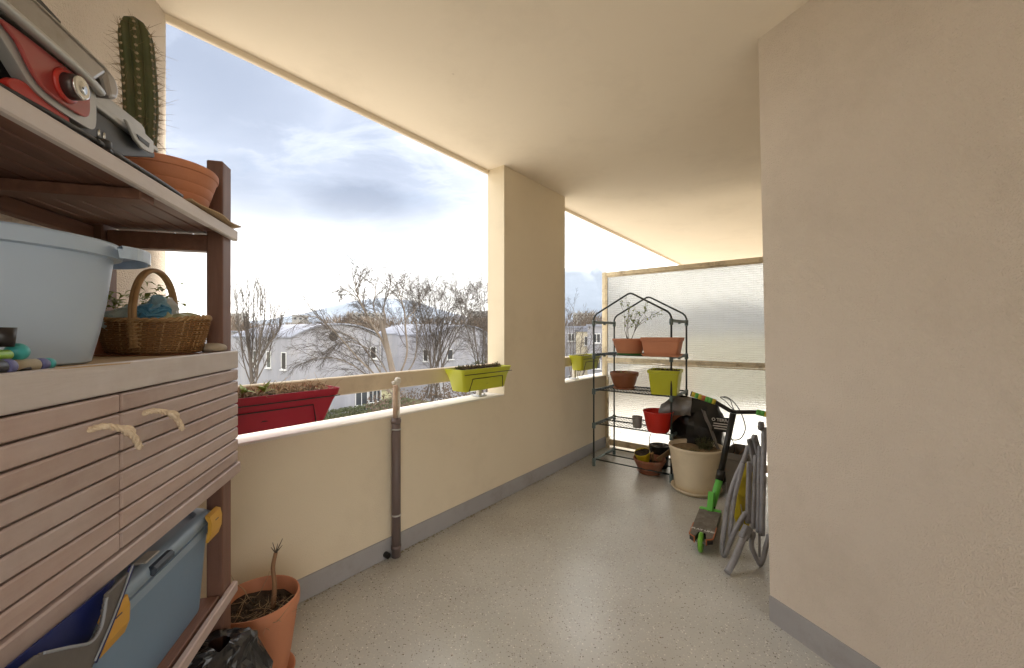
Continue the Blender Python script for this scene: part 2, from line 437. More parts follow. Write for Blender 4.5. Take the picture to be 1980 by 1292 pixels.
def floor_material():
    m = bpy.data.materials.new('speckled_floor'); m.use_nodes = True
    nt = m.node_tree; n = nt.nodes; l = nt.links; b = n['Principled BSDF']
    t = n.new('ShaderNodeTexCoord')
    base = n.new('ShaderNodeTexNoise'); base.inputs['Scale'].default_value = 1.6; base.inputs['Detail'].default_value = 3
    l.new(t.outputs['Object'], base.inputs['Vector'])
    r = n.new('ShaderNodeValToRGB'); l.new(base.outputs[0], r.inputs[0])
    r.color_ramp.elements[0].position = 0.3; r.color_ramp.elements[1].position = 0.72
    r.color_ramp.elements[0].color = (0.41, 0.40, 0.37, 1); r.color_ramp.elements[1].color = (0.52, 0.515, 0.49, 1)
    col = r.outputs[0]
    def flecks(scale, thr, color, prev, rnd_lo, rnd_hi):
        v = n.new('ShaderNodeTexVoronoi'); v.inputs['Scale'].default_value = scale; v.feature = 'F1'
        l.new(t.outputs['Object'], v.inputs['Vector'])
        c1 = n.new('ShaderNodeMath'); c1.operation = 'LESS_THAN'; l.new(v.outputs['Distance'], c1.inputs[0])
        sp = n.new('ShaderNodeSeparateColor'); l.new(v.outputs['Color'], sp.inputs[0])
        # the size of each fleck follows its own random number
        sz = n.new('ShaderNodeMath'); sz.operation = 'MULTIPLY'; l.new(sp.outputs[1], sz.inputs[0]); sz.inputs[1].default_value = thr
        l.new(sz.outputs[0], c1.inputs[1])
        g = n.new('ShaderNodeMath'); g.operation = 'GREATER_THAN'; l.new(sp.outputs[0], g.inputs[0]); g.inputs[1].default_value = rnd_lo
        g2 = n.new('ShaderNodeMath'); g2.operation = 'LESS_THAN'; l.new(sp.outputs[0], g2.inputs[0]); g2.inputs[1].default_value = rnd_hi
        a = n.new('ShaderNodeMath'); a.operation = 'MULTIPLY'; l.new(c1.outputs[0], a.inputs[0]); l.new(g.outputs[0], a.inputs[1])
        a2 = n.new('ShaderNodeMath'); a2.operation = 'MULTIPLY'; l.new(a.outputs[0], a2.inputs[0]); l.new(g2.outputs[0], a2.inputs[1])
        mx = n.new('ShaderNodeMix'); mx.data_type = 'RGBA'
        l.new(a2.outputs[0], mx.inputs[0]); l.new(prev, mx.inputs[6]); mx.inputs[7].default_value = (*color, 1)
        return mx.outputs[2]
    col = flecks(105, 0.34, (0.74, 0.72, 0.66), col, 0.55, 1.1)
    col = flecks(88, 0.30, (0.09, 0.08, 0.07), col, 0.82, 1.1)
    col = flecks(115, 0.40, (0.55, 0.53, 0.47), col, 0.45, 1.1)
    col = flecks(125, 0.40, (0.24, 0.22, 0.19), col, 0.0, 0.35)
    # greenish grime in patches
    dz = n.new('ShaderNodeTexNoise'); dz.inputs['Scale'].default_value = 1.1; dz.inputs['Detail'].default_value = 4; dz.inputs['Roughness'].default_value = 0.65
    l.new(t.outputs['Object'], dz.inputs['Vector'])
    dr = n.new('ShaderNodeValToRGB'); l.new(dz.outputs[0], dr.inputs[0])
    dr.color_ramp.elements[0].position = 0.38; dr.color_ramp.elements[1].position = 0.8
    dr.color_ramp.elements[0].color = (0, 0, 0, 1); dr.color_ramp.elements[1].color = (0.3, 0.3, 0.3, 1)
    mx = n.new('ShaderNodeMix'); mx.data_type = 'RGBA'; l.new(dr.outputs[0], mx.inputs[0]); l.new(col, mx.inputs[6]); mx.inputs[7].default_value = (0.34, 0.31, 0.23, 1)
    l.new(mx.outputs[2], b.inputs['Base Color'])
    b.inputs['Roughness'].default_value = 0.25
    b.inputs['Specular IOR Level'].default_value = 0.65
    bz = n.new('ShaderNodeTexNoise'); bz.inputs['Scale'].default_value = 90; l.new(t.outputs['Object'], bz.inputs['Vector'])
    bp = n.new('ShaderNodeBump'); bp.inputs['Strength'].default_value = 0.10; bp.inputs['Distance'].default_value = 0.01
    l.new(bz.outputs[0], bp.inputs['Height']); l.new(bp.outputs[0], b.inputs['Normal'])
    MATS['speckled_floor'] = m
floor_material()

def glass_screen_material():
    """cast wired glass: light comes through scattered, ribs catch the light"""
    m = bpy.data.materials.new('ribbed_glass'); m.use_nodes = True
    nt = m.node_tree; n = nt.nodes; l = nt.links
    n.remove(n['Principled BSDF'])
    t = n.new('ShaderNodeTexCoord')
    w1 = n.new('ShaderNodeTexWave'); w1.wave_type = 'BANDS'; w1.bands_direction = 'Z'; w1.inputs['Scale'].default_value = 15; w1.inputs['Distortion'].default_value = 0.5; w1.inputs['Detail'].default_value = 2
    w2 = n.new('ShaderNodeTexWave'); w2.wave_type = 'BANDS'; w2.bands_direction = 'X'; w2.inputs['Scale'].default_value = 15; w2.inputs['Distortion'].default_value = 0.4
    nz = n.new('ShaderNodeTexNoise'); nz.inputs['Scale'].default_value = 45; nz.inputs['Detail'].default_value = 5
    for x in (w1, w2, nz): l.new(t.outputs['Object'], x.inputs['Vector'])
    a = n.new('ShaderNodeMath'); a.operation = 'MULTIPLY_ADD'; l.new(w2.outputs['Fac'], a.inputs[0]); a.inputs[1].default_value = 0.5; l.new(w1.outputs['Fac'], a.inputs[2])
    a2 = n.new('ShaderNodeMath'); a2.operation = 'MULTIPLY_ADD'; l.new(nz.outputs[0], a2.inputs[0]); a2.inputs[1].default_value = 0.25; l.new(a.outputs[0], a2.inputs[2])
    bp = n.new('ShaderNodeBump'); bp.inputs['Strength'].default_value = 0.55; bp.inputs['Distance'].default_value = 0.006; l.new(a2.outputs[0], bp.inputs['Height'])
    rf = n.new('ShaderNodeBsdfRefraction'); rf.inputs['Roughness'].default_value = 0.22; rf.inputs['IOR'].default_value = 1.22
    rf.inputs['Color'].default_value = (0.97, 0.98, 0.97, 1)
    tl = n.new('ShaderNodeBsdfTranslucent'); tl.inputs['Color'].default_value = (0.95, 0.95, 0.94, 1)
    gl = n.new('ShaderNodeBsdfGlossy'); gl.inputs['Roughness'].default_value = 0.18
    for x in (rf, tl, gl): l.new(bp.outputs[0], x.inputs['Normal'])
    s1 = n.new('ShaderNodeMixShader'); s1.inputs[0].default_value = 0.55; l.new(rf.outputs[0], s1.inputs[1]); l.new(tl.outputs[0], s1.inputs[2])
    fr = n.new('ShaderNodeFresnel'); fr.inputs['IOR'].default_value = 1.45; l.new(bp.outputs[0], fr.inputs['Normal'])
    s2 = n.new('ShaderNodeMixShader'); l.new(fr.outputs[0], s2.inputs[0]); l.new(s1.outputs[0], s2.inputs[1]); l.new(gl.outputs[0], s2.inputs[2])
    l.new(s2.outputs[0], n['Material Output'].inputs['Surface'])
    MATS['ribbed_glass'] = m
glass_screen_material()

# ================================================================== the balcony shell
N_IN, N_OUT = -1.98, -2.15
Z_CEIL, Z_PAR = 2.60, 0.81
S_L = 0.44                      # where the wide opening starts
S_P0, S_P1 = 2.453, 3.385       # pillar
S_DIV = 4.31                    # glass screen
S_END = 8.5
N_FAC = -0.19
corner_b = floor_pt(1490, 1199)
corner_t = at_z(1466, 76, Z_CEIL)
WR = R(-19.2)                                   # right and left walls run this way
Wd = Vector((math.sin(WR), math.cos(WR), 0))
Wn = Vector((math.cos(WR), -math.sin(WR), 0))
left_end = P(S_L, N_OUT)

def xy(v): return (v[0], v[1])
back = 4.4
# floor and ceiling: one slab each under / over the whole balcony
far_l = left_end - Wd * back
far_r = corner_b - Wd * back
plan = [xy(P(S_L - .02, N_OUT + .01)), xy(far_l - Wn * .3), xy(far_r + Wn * .35), xy(P(S_END, 1.2)), xy(P(S_END, N_OUT + .01))]
fl = struct(MB().prism(plan[::1], -0.22, 0.0), 'floor', 'speckled_floor')
ceil_plan = [xy(P(S_L - .6, N_OUT)), xy(far_l - Wn * .9), xy(far_r + Wn * .35), xy(P(S_END, 1.2)), xy(P(S_END, N_OUT))]
cl = struct(MB().prism(ceil_plan, Z_CEIL, Z_CEIL + 0.2), 'ceiling', 'ceiling_paint')
lip = MB()
lip.seg(P(S_L - .6, N_OUT - .004, Z_CEIL - .004), P(S_END, N_OUT - .004, Z_CEIL - .004), 0.022, 0.052, bev=0.004)
lip.build('drip_edge', 'ceiling_paint', cl)

# left wall (behind the wooden shelf) and right wall
lw = thing('side_wall', 'cream rendered wall behind the wooden shelf unit', 'wall')
WLd = Vector((math.sin(R(-15)), math.cos(R(-15)), 0)); WLn = Vector((math.cos(R(-15)), -math.sin(R(-15)), 0))
a, b = left_end, left_end - WLd * back
MB().prism([xy(a), xy(a - WLn * .25), xy(b - WLn * .25), xy(b)], 0.0, Z_CEIL).build('wall', 'cream_render', lw)
rw = thing('corner_wall', 'cream roughcast wall filling the right side of the picture', 'wall')
b0, t0 = corner_b, corner_t
b1, t1 = corner_b - Wd * back, corner_t - Wd * back
b2, t2 = b1 + Wn * .3, t1 + Wn * .3
fe = P(S_END, N_FAC)
fe2 = P(S_END, N_FAC + .3)
mb = MB()
cb, ct = P(s_of(b0), n_of(b0)), P(s_of(t0), n_of(t0))
mb.prism([xy(b0), xy(b1), xy(b2), xy(b0 + Nv * .45 + Dv * .28)][::1], 0.0, Z_CEIL, [xy(t0), xy(t1), xy(t2), xy(t0 + Nv * .45 + Dv * .28)])
mb.build('wall', 'cream_render', rw, recalc=True)
mat('scratch_brown', (0.20, 0.13, 0.07), rough=.9, var=.2)
def on_right_wall(px, py):
    v = ray(px, py); t_ = corner_b.dot(Wn) / v.dot(Wn)
    return at_y(px, py, t_) - Wn * .001
for pts in ([(1628, 135), (1660, 135), (1700, 130), (1742, 118)], [(1530, 72), (1535, 66)], [(1500, 66), (1503, 62)], [(1663, 8), (1666, 4)], [(1722, 110), (1728, 106)]):
    MB().tube([on_right_wall(*p_) for p_ in pts], .0011 if len(pts) > 2 else .002, 5).build('scratch', 'scratch_brown', rw)
sk = MB()
q0, q1 = b0 - Wn * .006, b1 - Wn * .006
lean = (t0 - b0) * (0.112 / Z_CEIL); lean.z = 0.0
sk.add([q0, q1, q1 + Vector((0, 0, .112)) + lean, q0 + Vector((0, 0, .112)) + lean,
        b0 + Wn * .05, b1 + Wn * .05, b1 + Wn * .05 + Vector((0, 0, .112)), b0 + Wn * .05 + Vector((0, 0, .112))],
       [(0, 1, 2, 3), (3, 2, 6, 7), (0, 3, 7, 4), (1, 5, 6, 2)])
sk.build('skirting', 'skirting_paint', rw, recalc=True)
fw = thing('facade_wall', 'cream building wall closing the far end of the balcony', 'wall')
MB().prism([xy(b0 + Dv * .12), xy(fe), xy(fe2), xy(b0 + Dv * .12 + Nv * .3)], 0.0, Z_CEIL).build('wall', 'cream_render', fw, recalc=True)

# parapet, with a white capped top, a grey skirting, and the pillar standing flush in it
pw = thing('parapet_wall', 'low cream parapet wall with bright white top along the balcony', 'wall')
def wallseg(s0, s1, n0, n1, z0, z1, name, m, parent):
    return MB().prism([xy(P(s0, n0)), xy(P(s0, n1)), xy(P(s1, n1)), xy(P(s1, n0))], z0, z1).build(name, m, parent, recalc=True)
wallseg(S_L, S_P0, N_IN, N_OUT, -.2, Z_PAR - .012, 'wall', 'cream_paint', pw)
wallseg(S_P1, S_END, N_IN, N_OUT, -.2, Z_PAR - .012, 'wall', 'cream_paint', pw)
for s0, s1 in ((S_L, S_P0 - .002), (S_P1 + .002, S_END)):
    mb = MB(); mb.seg(P(s0, (N_IN + N_OUT) / 2, Z_PAR - .006), P(s1, (N_IN + N_OUT) / 2, Z_PAR - .006), 0.174, 0.014, bev=0.004)
    mb.build('coping', 'sill_paint', pw)
mb = MB(); mb.seg(P(S_L - .3, N_IN + .002, .056), P(S_END, N_IN + .002, .056), 0.012, 0.112, bev=.002)
mb.build('skirting', 'skirting_paint', pw)
pl = thing('pillar', 'wide square cream pillar between the two balcony openings', 'pillar')
wallseg(S_P0, S_P1, N_IN, N_OUT, -.2, Z_CEIL, 'shaft', 'cream_paint', pl)

# ================================================================== rails, post, downpipe, glass screen
def rail(s0, s1, label):
    t = thing('guard_rail', label, 'railing', P((s0 + s1) / 2, -2.07, Z_PAR), PAR_ROT, 'guard rails above the parapet')
    L = (s1 - s0) / 2
    m = MB(); m.box((0, 0, 0.19), (2 * L, 0.042, 0.098), bev=0.005); m.build('bar', 'rail_paint', t)
    return t
def rail_post(t, s, low=0.0):
    """short flat post with a foot plate on the coping"""
    c = t.location; x = s - s_of(c)
    m = MB(); m.box((x, 0, (0.14 + low) / 2 + .004), (0.035, 0.03, 0.14 - low), bev=.003); m.build('post', 'post_paint', t)
    m = MB(); m.box((x, 0.0, 0.007), (0.085, 0.09, 0.008), bev=.002)
    for dx in (-.03, .03): m.lathe([(0.007, 0.0), (0.007, 0.009), (0.0, 0.010)], 8, (x + dx, -.028, 0.011))
    m.build('foot_plate', 'zinc', t)
r1 = rail(S_L + .005, S_P0 - .003, 'long flat cream rail across the wide opening, left of the pillar')
r2 = rail(S_P1 + .003, S_DIV - .03, 'short flat cream rail right of the pillar behind the greenhouse rack')
rail_post(r1, s_of(at_nn(926, 760, -2.07)))
rail_post(r2, s_of(at_nn(1110, 735, -2.07)))

pp = at_nn(766, 900, N_IN + .038)
PS = s_of(pp)
t = thing('drainpipe', 'brown downpipe with rusty pole standing against the parapet wall', 'pipe', P(PS, N_IN + .038, 0), PAR_ROT)
m = MB(); m.tube([(0, 0, 0.006), (0, 0, .4), (0, 0, Z_PAR - .01)], 0.0255, 16); m.build('pipe', 'pipe_brown', t)
for z, mm in ((0.06, 'pipe_brown'), (0.245, 'zinc'), (0.735, 'zinc'), (Z_PAR - .03, 'pipe_brown')):
    m = MB(); hh = .009 if mm == 'zinc' else .02
    m.lathe([(0.0252, -hh / 2), (0.0280, -hh / 2), (0.0280, hh / 2), (0.0252, hh / 2)], 16, (0, 0, z)); m.build('collar', mm, t)
m = MB(); m.tube([(-.006, 0, Z_PAR - .02), (-.006, 0, .90), (-.008, -.006, 0.985)], 0.0135, 10); m.build('inner_pole', 'rusty_pole', t)
m = MB(); m.seg((.012, .004, Z_PAR - .02), (.012, .004, 1.03), 0.02, 0.022, up=(0, 1, 0), bev=.003); m.build('flat_post', 'post_paint', t)
m = MB(); m.box((.006, -.006, 1.012), (0.034, 0.026, 0.03), bev=.006); m.tube([(-.03, -.006, 1.0), (-.018, -.02, 1.006)], .011, 8)
m.build('bracket', 'post_paint', t)
st = thing('drain_spout', 'short black overflow pipe poking from the skirting beside the downpipe', 'pipe', P(PS - .052, N_IN + .01, .03), PAR_ROT)
m = MB(); m.tube([(0, .0, 0), (0, -.028, 0)], 0.016, 14, cap=False); m.tube([(0, -.028, 0), (0, .0, 0)], 0.0130, 14, cap=False)
m.lathe([(0.0130, 0), (0.016, 0)], 14, (0, -.028, 0), Matrix.Rotation(R(90), 3, 'X')); m.build('spout', mat('black_rubber', (0.012, 0.011, 0.011), rough=.55, var=.1), st)
m = MB(); m.lathe([(0.0130, 0), (0.0, 0.002)], 14, (0, -.01, 0), Matrix.Rotation(R(90), 3, 'X')); m.build('bore', 'black_rubber', st)

# glass screen towards the neighbour: painted frame, two ribbed panes
gs = thing('glass_screen', 'ribbed translucent glass privacy screen in a peeling cream frame', 'screen', P(S_DIV, N_IN - .02, 0), PAR_ROT - PI / 2)
GW = (N_FAC - .02) - (N_IN - .02)         # local +x runs from the parapet to the house, local +y along Dv
def gbar(x0, x1, z0, z1, name, d=0.045, y=0.0):
    m = MB(); m.box(((x0 + x1) / 2, y, (z0 + z1) / 2), (x1 - x0, d, z1 - z0), bev=.004); return m.build(name, 'frame_paint', gs)
gbar(-.02, .028, 0.0, 1.985, 'post')
gbar(GW - .04, GW, 0.0, 1.985, 'post')
gbar(.030, GW - .042, 1.937, 1.983, 'top_rail', .043)
gbar(.030, GW - .042, 0.965, 1.000, 'middle_rail', .043)
gbar(.030, GW - .042, 0.02, 0.075, 'bottom_rail', .043)
gbar(.029, .043, 0.078, 1.935, 'glazing_bead', .02, -.012)
for z in (1.9285, 1.0085, 0.9565, .0835):
    gbar(.045, GW - .045, z - .006, z + .006, 'glazing_bead', .016, -.014)
for z0, z1 in ((1.001, 1.940), (0.072, 0.958)):
    m = MB(); m.box(((.03 + GW - .04) / 2, 0.004, (z0 + z1) / 2), (GW - .07, 0.006, z1 - z0)); m.build('pane', 'ribbed_glass', gs)
m = MB(); m.tube([(.06, -.045, 0.0), (.06, -.045, .12)], 0.022, 12); m.tube([(.06, -.045, .12), (.06, -.045, .80)], 0.012, 10)
o = m.build('pipe_stub', 'frame_paint', gs)

# ================================================================== plants and soil
mat('soil', (0.022, 0.014, 0.009), rough=0.95, var=.3, vscale=40, bump=1.0, bscale=140, color2=(0.05, 0.033, 0.02))
mat('dry_grass', (0.46, 0.33, 0.20), rough=.85, var=.2, vscale=30)
mat('dry_brown', (0.13, 0.085, 0.05), rough=.9, var=.25, vscale=30)
mat('leaf_green', (0.17, 0.26, 0.035), rough=.5, color2=(0.27, 0.28, 0.05), vscale=25)
mat('leaf_dark', (0.045, 0.075, 0.02), rough=.6, color2=(0.09, 0.10, 0.03), vscale=25)
mat('twig', (0.10, 0.07, 0.045), rough=.8, var=.2, vscale=30)
mat('terracotta', (0.56, 0.235, 0.125), rough=.65, color2=(0.48, 0.19, 0.10), vscale=4, bump=.08, bscale=60)
mat('terracotta_old', (0.36, 0.14, 0.075), rough=.8, color2=(0.24, 0.085, 0.045), vscale=5, bump=.25, bscale=50, dirt=(0.42, 0.33, 0.26), dirt_amt=.5, dirt_scale=7)
mat('terracotta_brown', (0.30, 0.11, 0.05), rough=.5, color2=(0.21, 0.07, 0.03), vscale=5, bump=.2, bscale=50)
mat('lime_plastic', (0.56, 0.58, 0.035), rough=.42, var=.05, vscale=3, bump=.02)
mat('red_plastic', (0.40, 0.014, 0.036), rough=.42, var=.07, vscale=3, bump=.02)
mat('scarlet_plastic', (0.56, 0.022, 0.012), rough=.35, var=.06, vscale=3)
mat('wire', (0.05, 0.045, 0.045), rough=.5, var=.1, metal=.4)
mat('rack_steel', (0.020, 0.028, 0.026), rough=.42, var=.15, vscale=20)
mat('rack_joint', (0.13, 0.18, 0.18), rough=.5, var=.08, vscale=10)
mat('cream_pot', (0.76, 0.66, 0.49), rough=.5, var=.05, vscale=4, bump=.03, dirt=(0.4, 0.29, 0.17), dirt_amt=.25, dirt_scale=5)
mat('grey_pot', (0.26, 0.25, 0.24), rough=.6, var=.08)
mat('white_pot', (0.50, 0.49, 0.47), rough=.6, var=.08)
mat('yellow_plastic', (0.60, 0.44, 0.015), rough=.4, var=.06)
mat('black_plastic', (0.010, 0.010, 0.010), rough=.32, var=.2)
mat('green_plastic', (0.03, 0.13, 0.03), rough=.5, var=.1)

def soil_disc(rx, ry, z, amp=.006, n=28, rings=7, seed=0.0, rect=False):
    """lumpy earth filling a pot"""
    m = MB(); vs = [(0, 0, z + wob((0, 0, seed), amp * 2, 40))]; fs = []
    for i in range(1, rings + 1):
        for k in range(n):
            a = 2 * PI * k / n; q = i / rings
            if rect:
                c, s = math.cos(a), math.sin(a); sc = 1 / max(abs(c), abs(s))
                x, y = rx * q * c * sc, ry * q * s * sc
            else: x, y = rx * q * math.cos(a), ry * q * math.sin(a)
            vs.append((x, y, z + wob((x, y, seed), amp * 2.5, 45) + wob((x, y, seed + 3), amp * 1.5, 110)))
    for k in range(n): fs.append((0, 1 + k, 1 + (k + 1) % n))
    for i in range(rings - 1):
        for k in range(n):
            a = 1 + i * n + k; b = 1 + i * n + (k + 1) % n
            fs.append((a, a + n, b + n, b))
    return m.add(vs, fs, True)
def leaf(m, p, d, L, w, droop=.2, up=None):
    """pointed leaf: four faces folded along the midrib"""
    d = Vector(d).normalized(); up = up or Vector((rng.uniform(-.4, .4), rng.uniform(-.4, .4), 1))
    sd = d.cross(up).normalized(); nrm = sd.cross(d)
    p = Vector(p)
    a = p; b = p + d * L * .45 + nrm * L * .05; c = p + d * L - nrm * L * droop
    l1 = p + d * L * .42 + sd * w * .5 + nrm * L * .12; l2 = p + d * L * .42 - sd * w * .5 + nrm * L * .12
    m.add([a, l1, b, l2, c], [(0, 2, 1), (0, 3, 2), (1, 2, 4), (2, 3, 4)], False)
def twigs(cnt, box, z, L, r=.0012, lean=1.0, seed=1, curl=.4, leafm=None, leafsz=.0):
    """loose dead stems growing from / lying on the soil"""
    g = random.Random(seed); m = MB()
    for i in range(cnt):
        p = Vector((g.uniform(-box[0], box[0]), g.uniform(-box[1], box[1]), z))
        d = Vector((g.gauss(0, lean), g.gauss(0, lean), g.uniform(.25, 1))).normalized()
        l = L * g.uniform(.4, 1.2); pts = [p]
        for k in range(4):
            d = (d + Vector((g.gauss(0, curl), g.gauss(0, curl), g.gauss(-.12, curl)))).normalized()
            q = pts[-1] + d * l / 4
            q.z = max(q.z, z + .002); pts.append(q)
        m.tube(pts, [r, r * .9, r * .8, r * .6, r * .3], 4)
        if leafm is not None and g.random() < .8:
            for k in range(2, 5): leaf(leafm, pts[k], Vector((g.gauss(0, 1), g.gauss(0, 1), g.uniform(-.1, .8))), leafsz * g.uniform(.6, 1.2), leafsz * .5)
    return m
def moss(cnt, box, z, sz, seed):
    """crumbs of dry growth and matted dead plants"""
    g = random.Random(seed); m = MB()
    for i in range(cnt):
        c = Vector((g.uniform(-box[0], box[0]), g.uniform(-box[1], box[1]), z + g.uniform(0, sz)))
        for k in range(3):
            d = Vector((g.gauss(0, 1), g.gauss(0, 1), g.gauss(.3, .8))).normalized()
            leaf(m, c, d, sz * g.uniform(.6, 1.5), sz * .35, .1)
    return m

# ================================================================== balcony planters hung on the rail
def rrect(L, W, r, z, n=4):
    out = []
    for cx_, cy_, a0 in ((L / 2 - r, W / 2 - r, 0), (-L / 2 + r, W / 2 - r, 90), (-L / 2 + r, -W / 2 + r, 180), (L / 2 - r, -W / 2 + r, 270)):
        for k in range(n + 1):
            a = R(a0 + 90 * k / n); out.append((cx_ + r * math.cos(a), cy_ + r * math.sin(a), z))
    return out
def planter(label, mt, L, W, h, loc, rz, plants, seed, tilt=0.0, hang=True, group='balcony planters hung on the rail'):
    t = thing('window_box', label, 'planter', loc, rz, group)
    m = MB()
    b = .012
    rings = [rrect(L * .80, W * .66, .02, 0), rrect(L * .80 + .006, W * .66 + .006, .02, .006),
             rrect(L - .034, W - .026, .022, h - .032), rrect(L - .018, W - .012, .024, h - .031), rrect(L - .006, W - .003, .024, h - .006), rrect(L, W, .024, h),
             rrect(L - .012, W - .012, .02, h), rrect(L - .024, W - .022, .02, h - .03), rrect(L * .80 - .004, W * .66 - .004, .02, .02)]
    m.loft(rings, True, True); body = m.build('trough', mt, t, autosmooth=35)
    soil_disc(L / 2 - .022, W / 2 - .02, h - .014, .006, 44, 8, seed, rect=True).build('soil', 'soil', t)
    plants(t, L, W, h, seed)
    # wire carrier: bent loop on the room side, hooks over the rail
    m = MB(); y = -W / 2
    def yy(z): return -(W * .33 + (W * .17 - .013) * (z / (h - .03))) - .006
    z1 = h * .56
    xs = L * .30
    m.tube([(-xs - .02, yy(.0), .003), (-xs, yy(z1) - .001, z1), (xs, yy(z1) - .001, z1), (xs + .02, yy(.0), .003)], .0028, 6)
    for sx in (-1, 1):
        x = sx * (xs + .02)
        m.tube([(x, yy(0), .0025), (x, 0, -.006), (x, W * .36, .0025), (x, W / 2 + .006, h * .6), (x, W / 2 + .008, h - .03)], .0028, 6)
    m.tube([(-L / 2 + .012, -W / 2 - .003, h - .034), (L / 2 - .012, -W / 2 - .003, h - .034)], .0026, 6)
    m.build('wire_carrier', 'wire', t)
    m = MB(); hole = [(0.017 * math.cos(R(a)), 0, 0.010 * math.sin(R(a))) for a in range(0, 181, 20)]
    zc = h * .22
    m.add([(x, yy(zc + z) + .0045, zc + z) for x, _, z in hole], [tuple(range(len(hole)))])
    m.build('overflow_slot', 'black_rubber', t)
    return t
def dead_grass(t, L, W, h, seed):
    bx = (L / 2 - .04, W / 2 - .04)
    moss(300, bx, h - .016, .024, seed).build('withered_plants', 'dry_grass', t)
    twigs(150, bx, h - .014, .10, .0016, 1.0, seed).build('stems', 'dry_grass', t)
    m = MB()
    for (x, y) in ((-.06, -.01), (.02, -.02)):
        for k in range(9): leaf(m, (x, y, h + .004), (rng.gauss(0, 1), rng.gauss(0, 1), .5), .06, .02)
    m.build('leaves', 'leaf_green', t)
def succulent(t, L, W, h, seed):
    bx = (L / 2 - .05, W / 2 - .05)
    moss(320, bx, h - .014, .02, seed).build('withered_plants', 'dry_brown', t)
    m = MB(); g = random.Random(seed)
    for c in ((-.05, 0), (0.03, .01), (-.2, .0), (.2, .01)):
        for k in range(60):
            d = Vector((g.gauss(0, 1), g.gauss(0, 1), abs(g.gauss(.5, .8)))).normalized()
            rr = .05 if abs(c[0]) < .1 else .025
            leaf(m, Vector((c[0], c[1], h - .004)) + d * rr * g.uniform(.4, 1) * Vector((1.1, .8, .8)).length / 1.6, d, .016, .008)
    m.build('succulent', 'leaf_dark', t)
    twigs(40, bx, h - .01, .05, .001, 1.0, seed).build('stems', 'dry_brown', t)
def few(t, L, W, h, seed):
    twigs(26, (L / 2 - .05, W / 2 - .05), h - .012, .05, .001, 1.0, seed).build('stems', 'dry_grass', t)
Lr = 0.66
planter('dark red plastic planter with withered plants on the rail next to the wooden cabinet', 'red_plastic', Lr, .20, .150,
        P(1.03 - Lr / 2, -1.93, .874), PAR_ROT, dead_grass, 11)
planter('lime green planter with brown succulents hung on the rail left of the pillar', 'lime_plastic', .515, .19, .150,
        P(2.365 - .2575, -1.925, .897), PAR_ROT, succulent, 12)
planter('small lime green planter right of the pillar behind the greenhouse rack', 'lime_plastic', .43, .17, .150,
        P(3.775, -1.965, .915), PAR_ROT, few, 13)

# ================================================================== mini greenhouse rack
RS0, RS1 = 3.585, 4.065
RN0, RN1 = -1.775, -1.045
RW, RD = RN1 - RN0, RS1 - RS0
rk = thing('greenhouse_rack', 'four tier dark green steel greenhouse frame holding plant pots', 'rack', P(RS0, RN0, 0), PAR_ROT - PI / 2)
# local x = across (parapet to house), local y = along Dv away from the camera
for y in (0, RD):
    pts = [(0, y, .01), (0, y, .5), (0, y, 1.0), (0, y, 1.36), (0, y, 1.425), (.012, y, 1.455), (.035, y, 1.478), (RW / 2 - .05, y, 1.632), (RW / 2 - .02, y, 1.648),
           (RW / 2, y, 1.652), (RW / 2 + .02, y, 1.648), (RW / 2 + .05, y, 1.632), (RW - .035, y, 1.478), (RW - .012, y, 1.455), (RW, y, 1.425), (RW, y, 1.36), (RW, y, 1.0), (RW, y, .5), (RW, y, .01)]
    m = MB(); m.tube(pts, .0085, 10); m.build('hoop', 'rack_steel', rk)
SH = (0.055, 0.40, 0.73, 1.075)
for zi, z in enumerate(SH + (1.395,)):
    for x in (0, RW):
        m = MB(); m.seg((x, .014, z), (x, RD - .014, z), .02, .026, bev=.004)
        if zi == 4 or zi == 3:
            m.box((x, RD * .5, z - .018), (.018, .03, .014), bev=.003)
        m.build('side_bar', 'rack_joint', rk)
        for y in (0, RD):
            m = MB(); m.lathe([(.0105, -.03), (.0165, -.028), (.0165, .022), (.0105, .026)], 12, (x, y, z - .006)); m.build('joint', 'rack_joint', rk)
    if zi == 4: continue
    if zi == 0:
        for y in (.02, RD * .5, RD - .02):
            m = MB(); m.tube([(.012, y, z + .006), (RW - .012, y, z + .006)], .0065, 8); m.build('cross_bar', 'rack_steel', rk)
        continue
    sh = MB()
    for y in (.02, RD * .5, RD - .02): sh.tube([(.012, y, z + .008), (RW - .012, y, z + .008)], .0062, 8)
    shelf = sh.build('shelf', 'rack_steel', rk)
    g = MB()
    for k in range(24):
        x = .03 + (RW - .06) * k / 23; g.tube([(x, .012, z + .0150), (x, RD - .012, z + .0150)], .0018, 5)
    for k in range(9):
        y = .045 + (RD - .09) * k / 8; g.tube([(.02, y, z + .0172), (RW - .02, y, z + .0172)], .0016, 5)
    g.build('wire_mesh', 'rack_steel', shelf)
for x in (0, RW):
    for y in (0, RD):
        m = MB(); m.lathe([(.0, 0), (.015, 0), (.0165, .004), (.0165, .024), (.0, .024)], 12, (x, y, 0)); m.build('foot', 'rack_joint', rk)
def on_shelf(px, py, z):
    return at_z(px, py, z)
ZS = 0.0185          # wires above the nominal shelf height

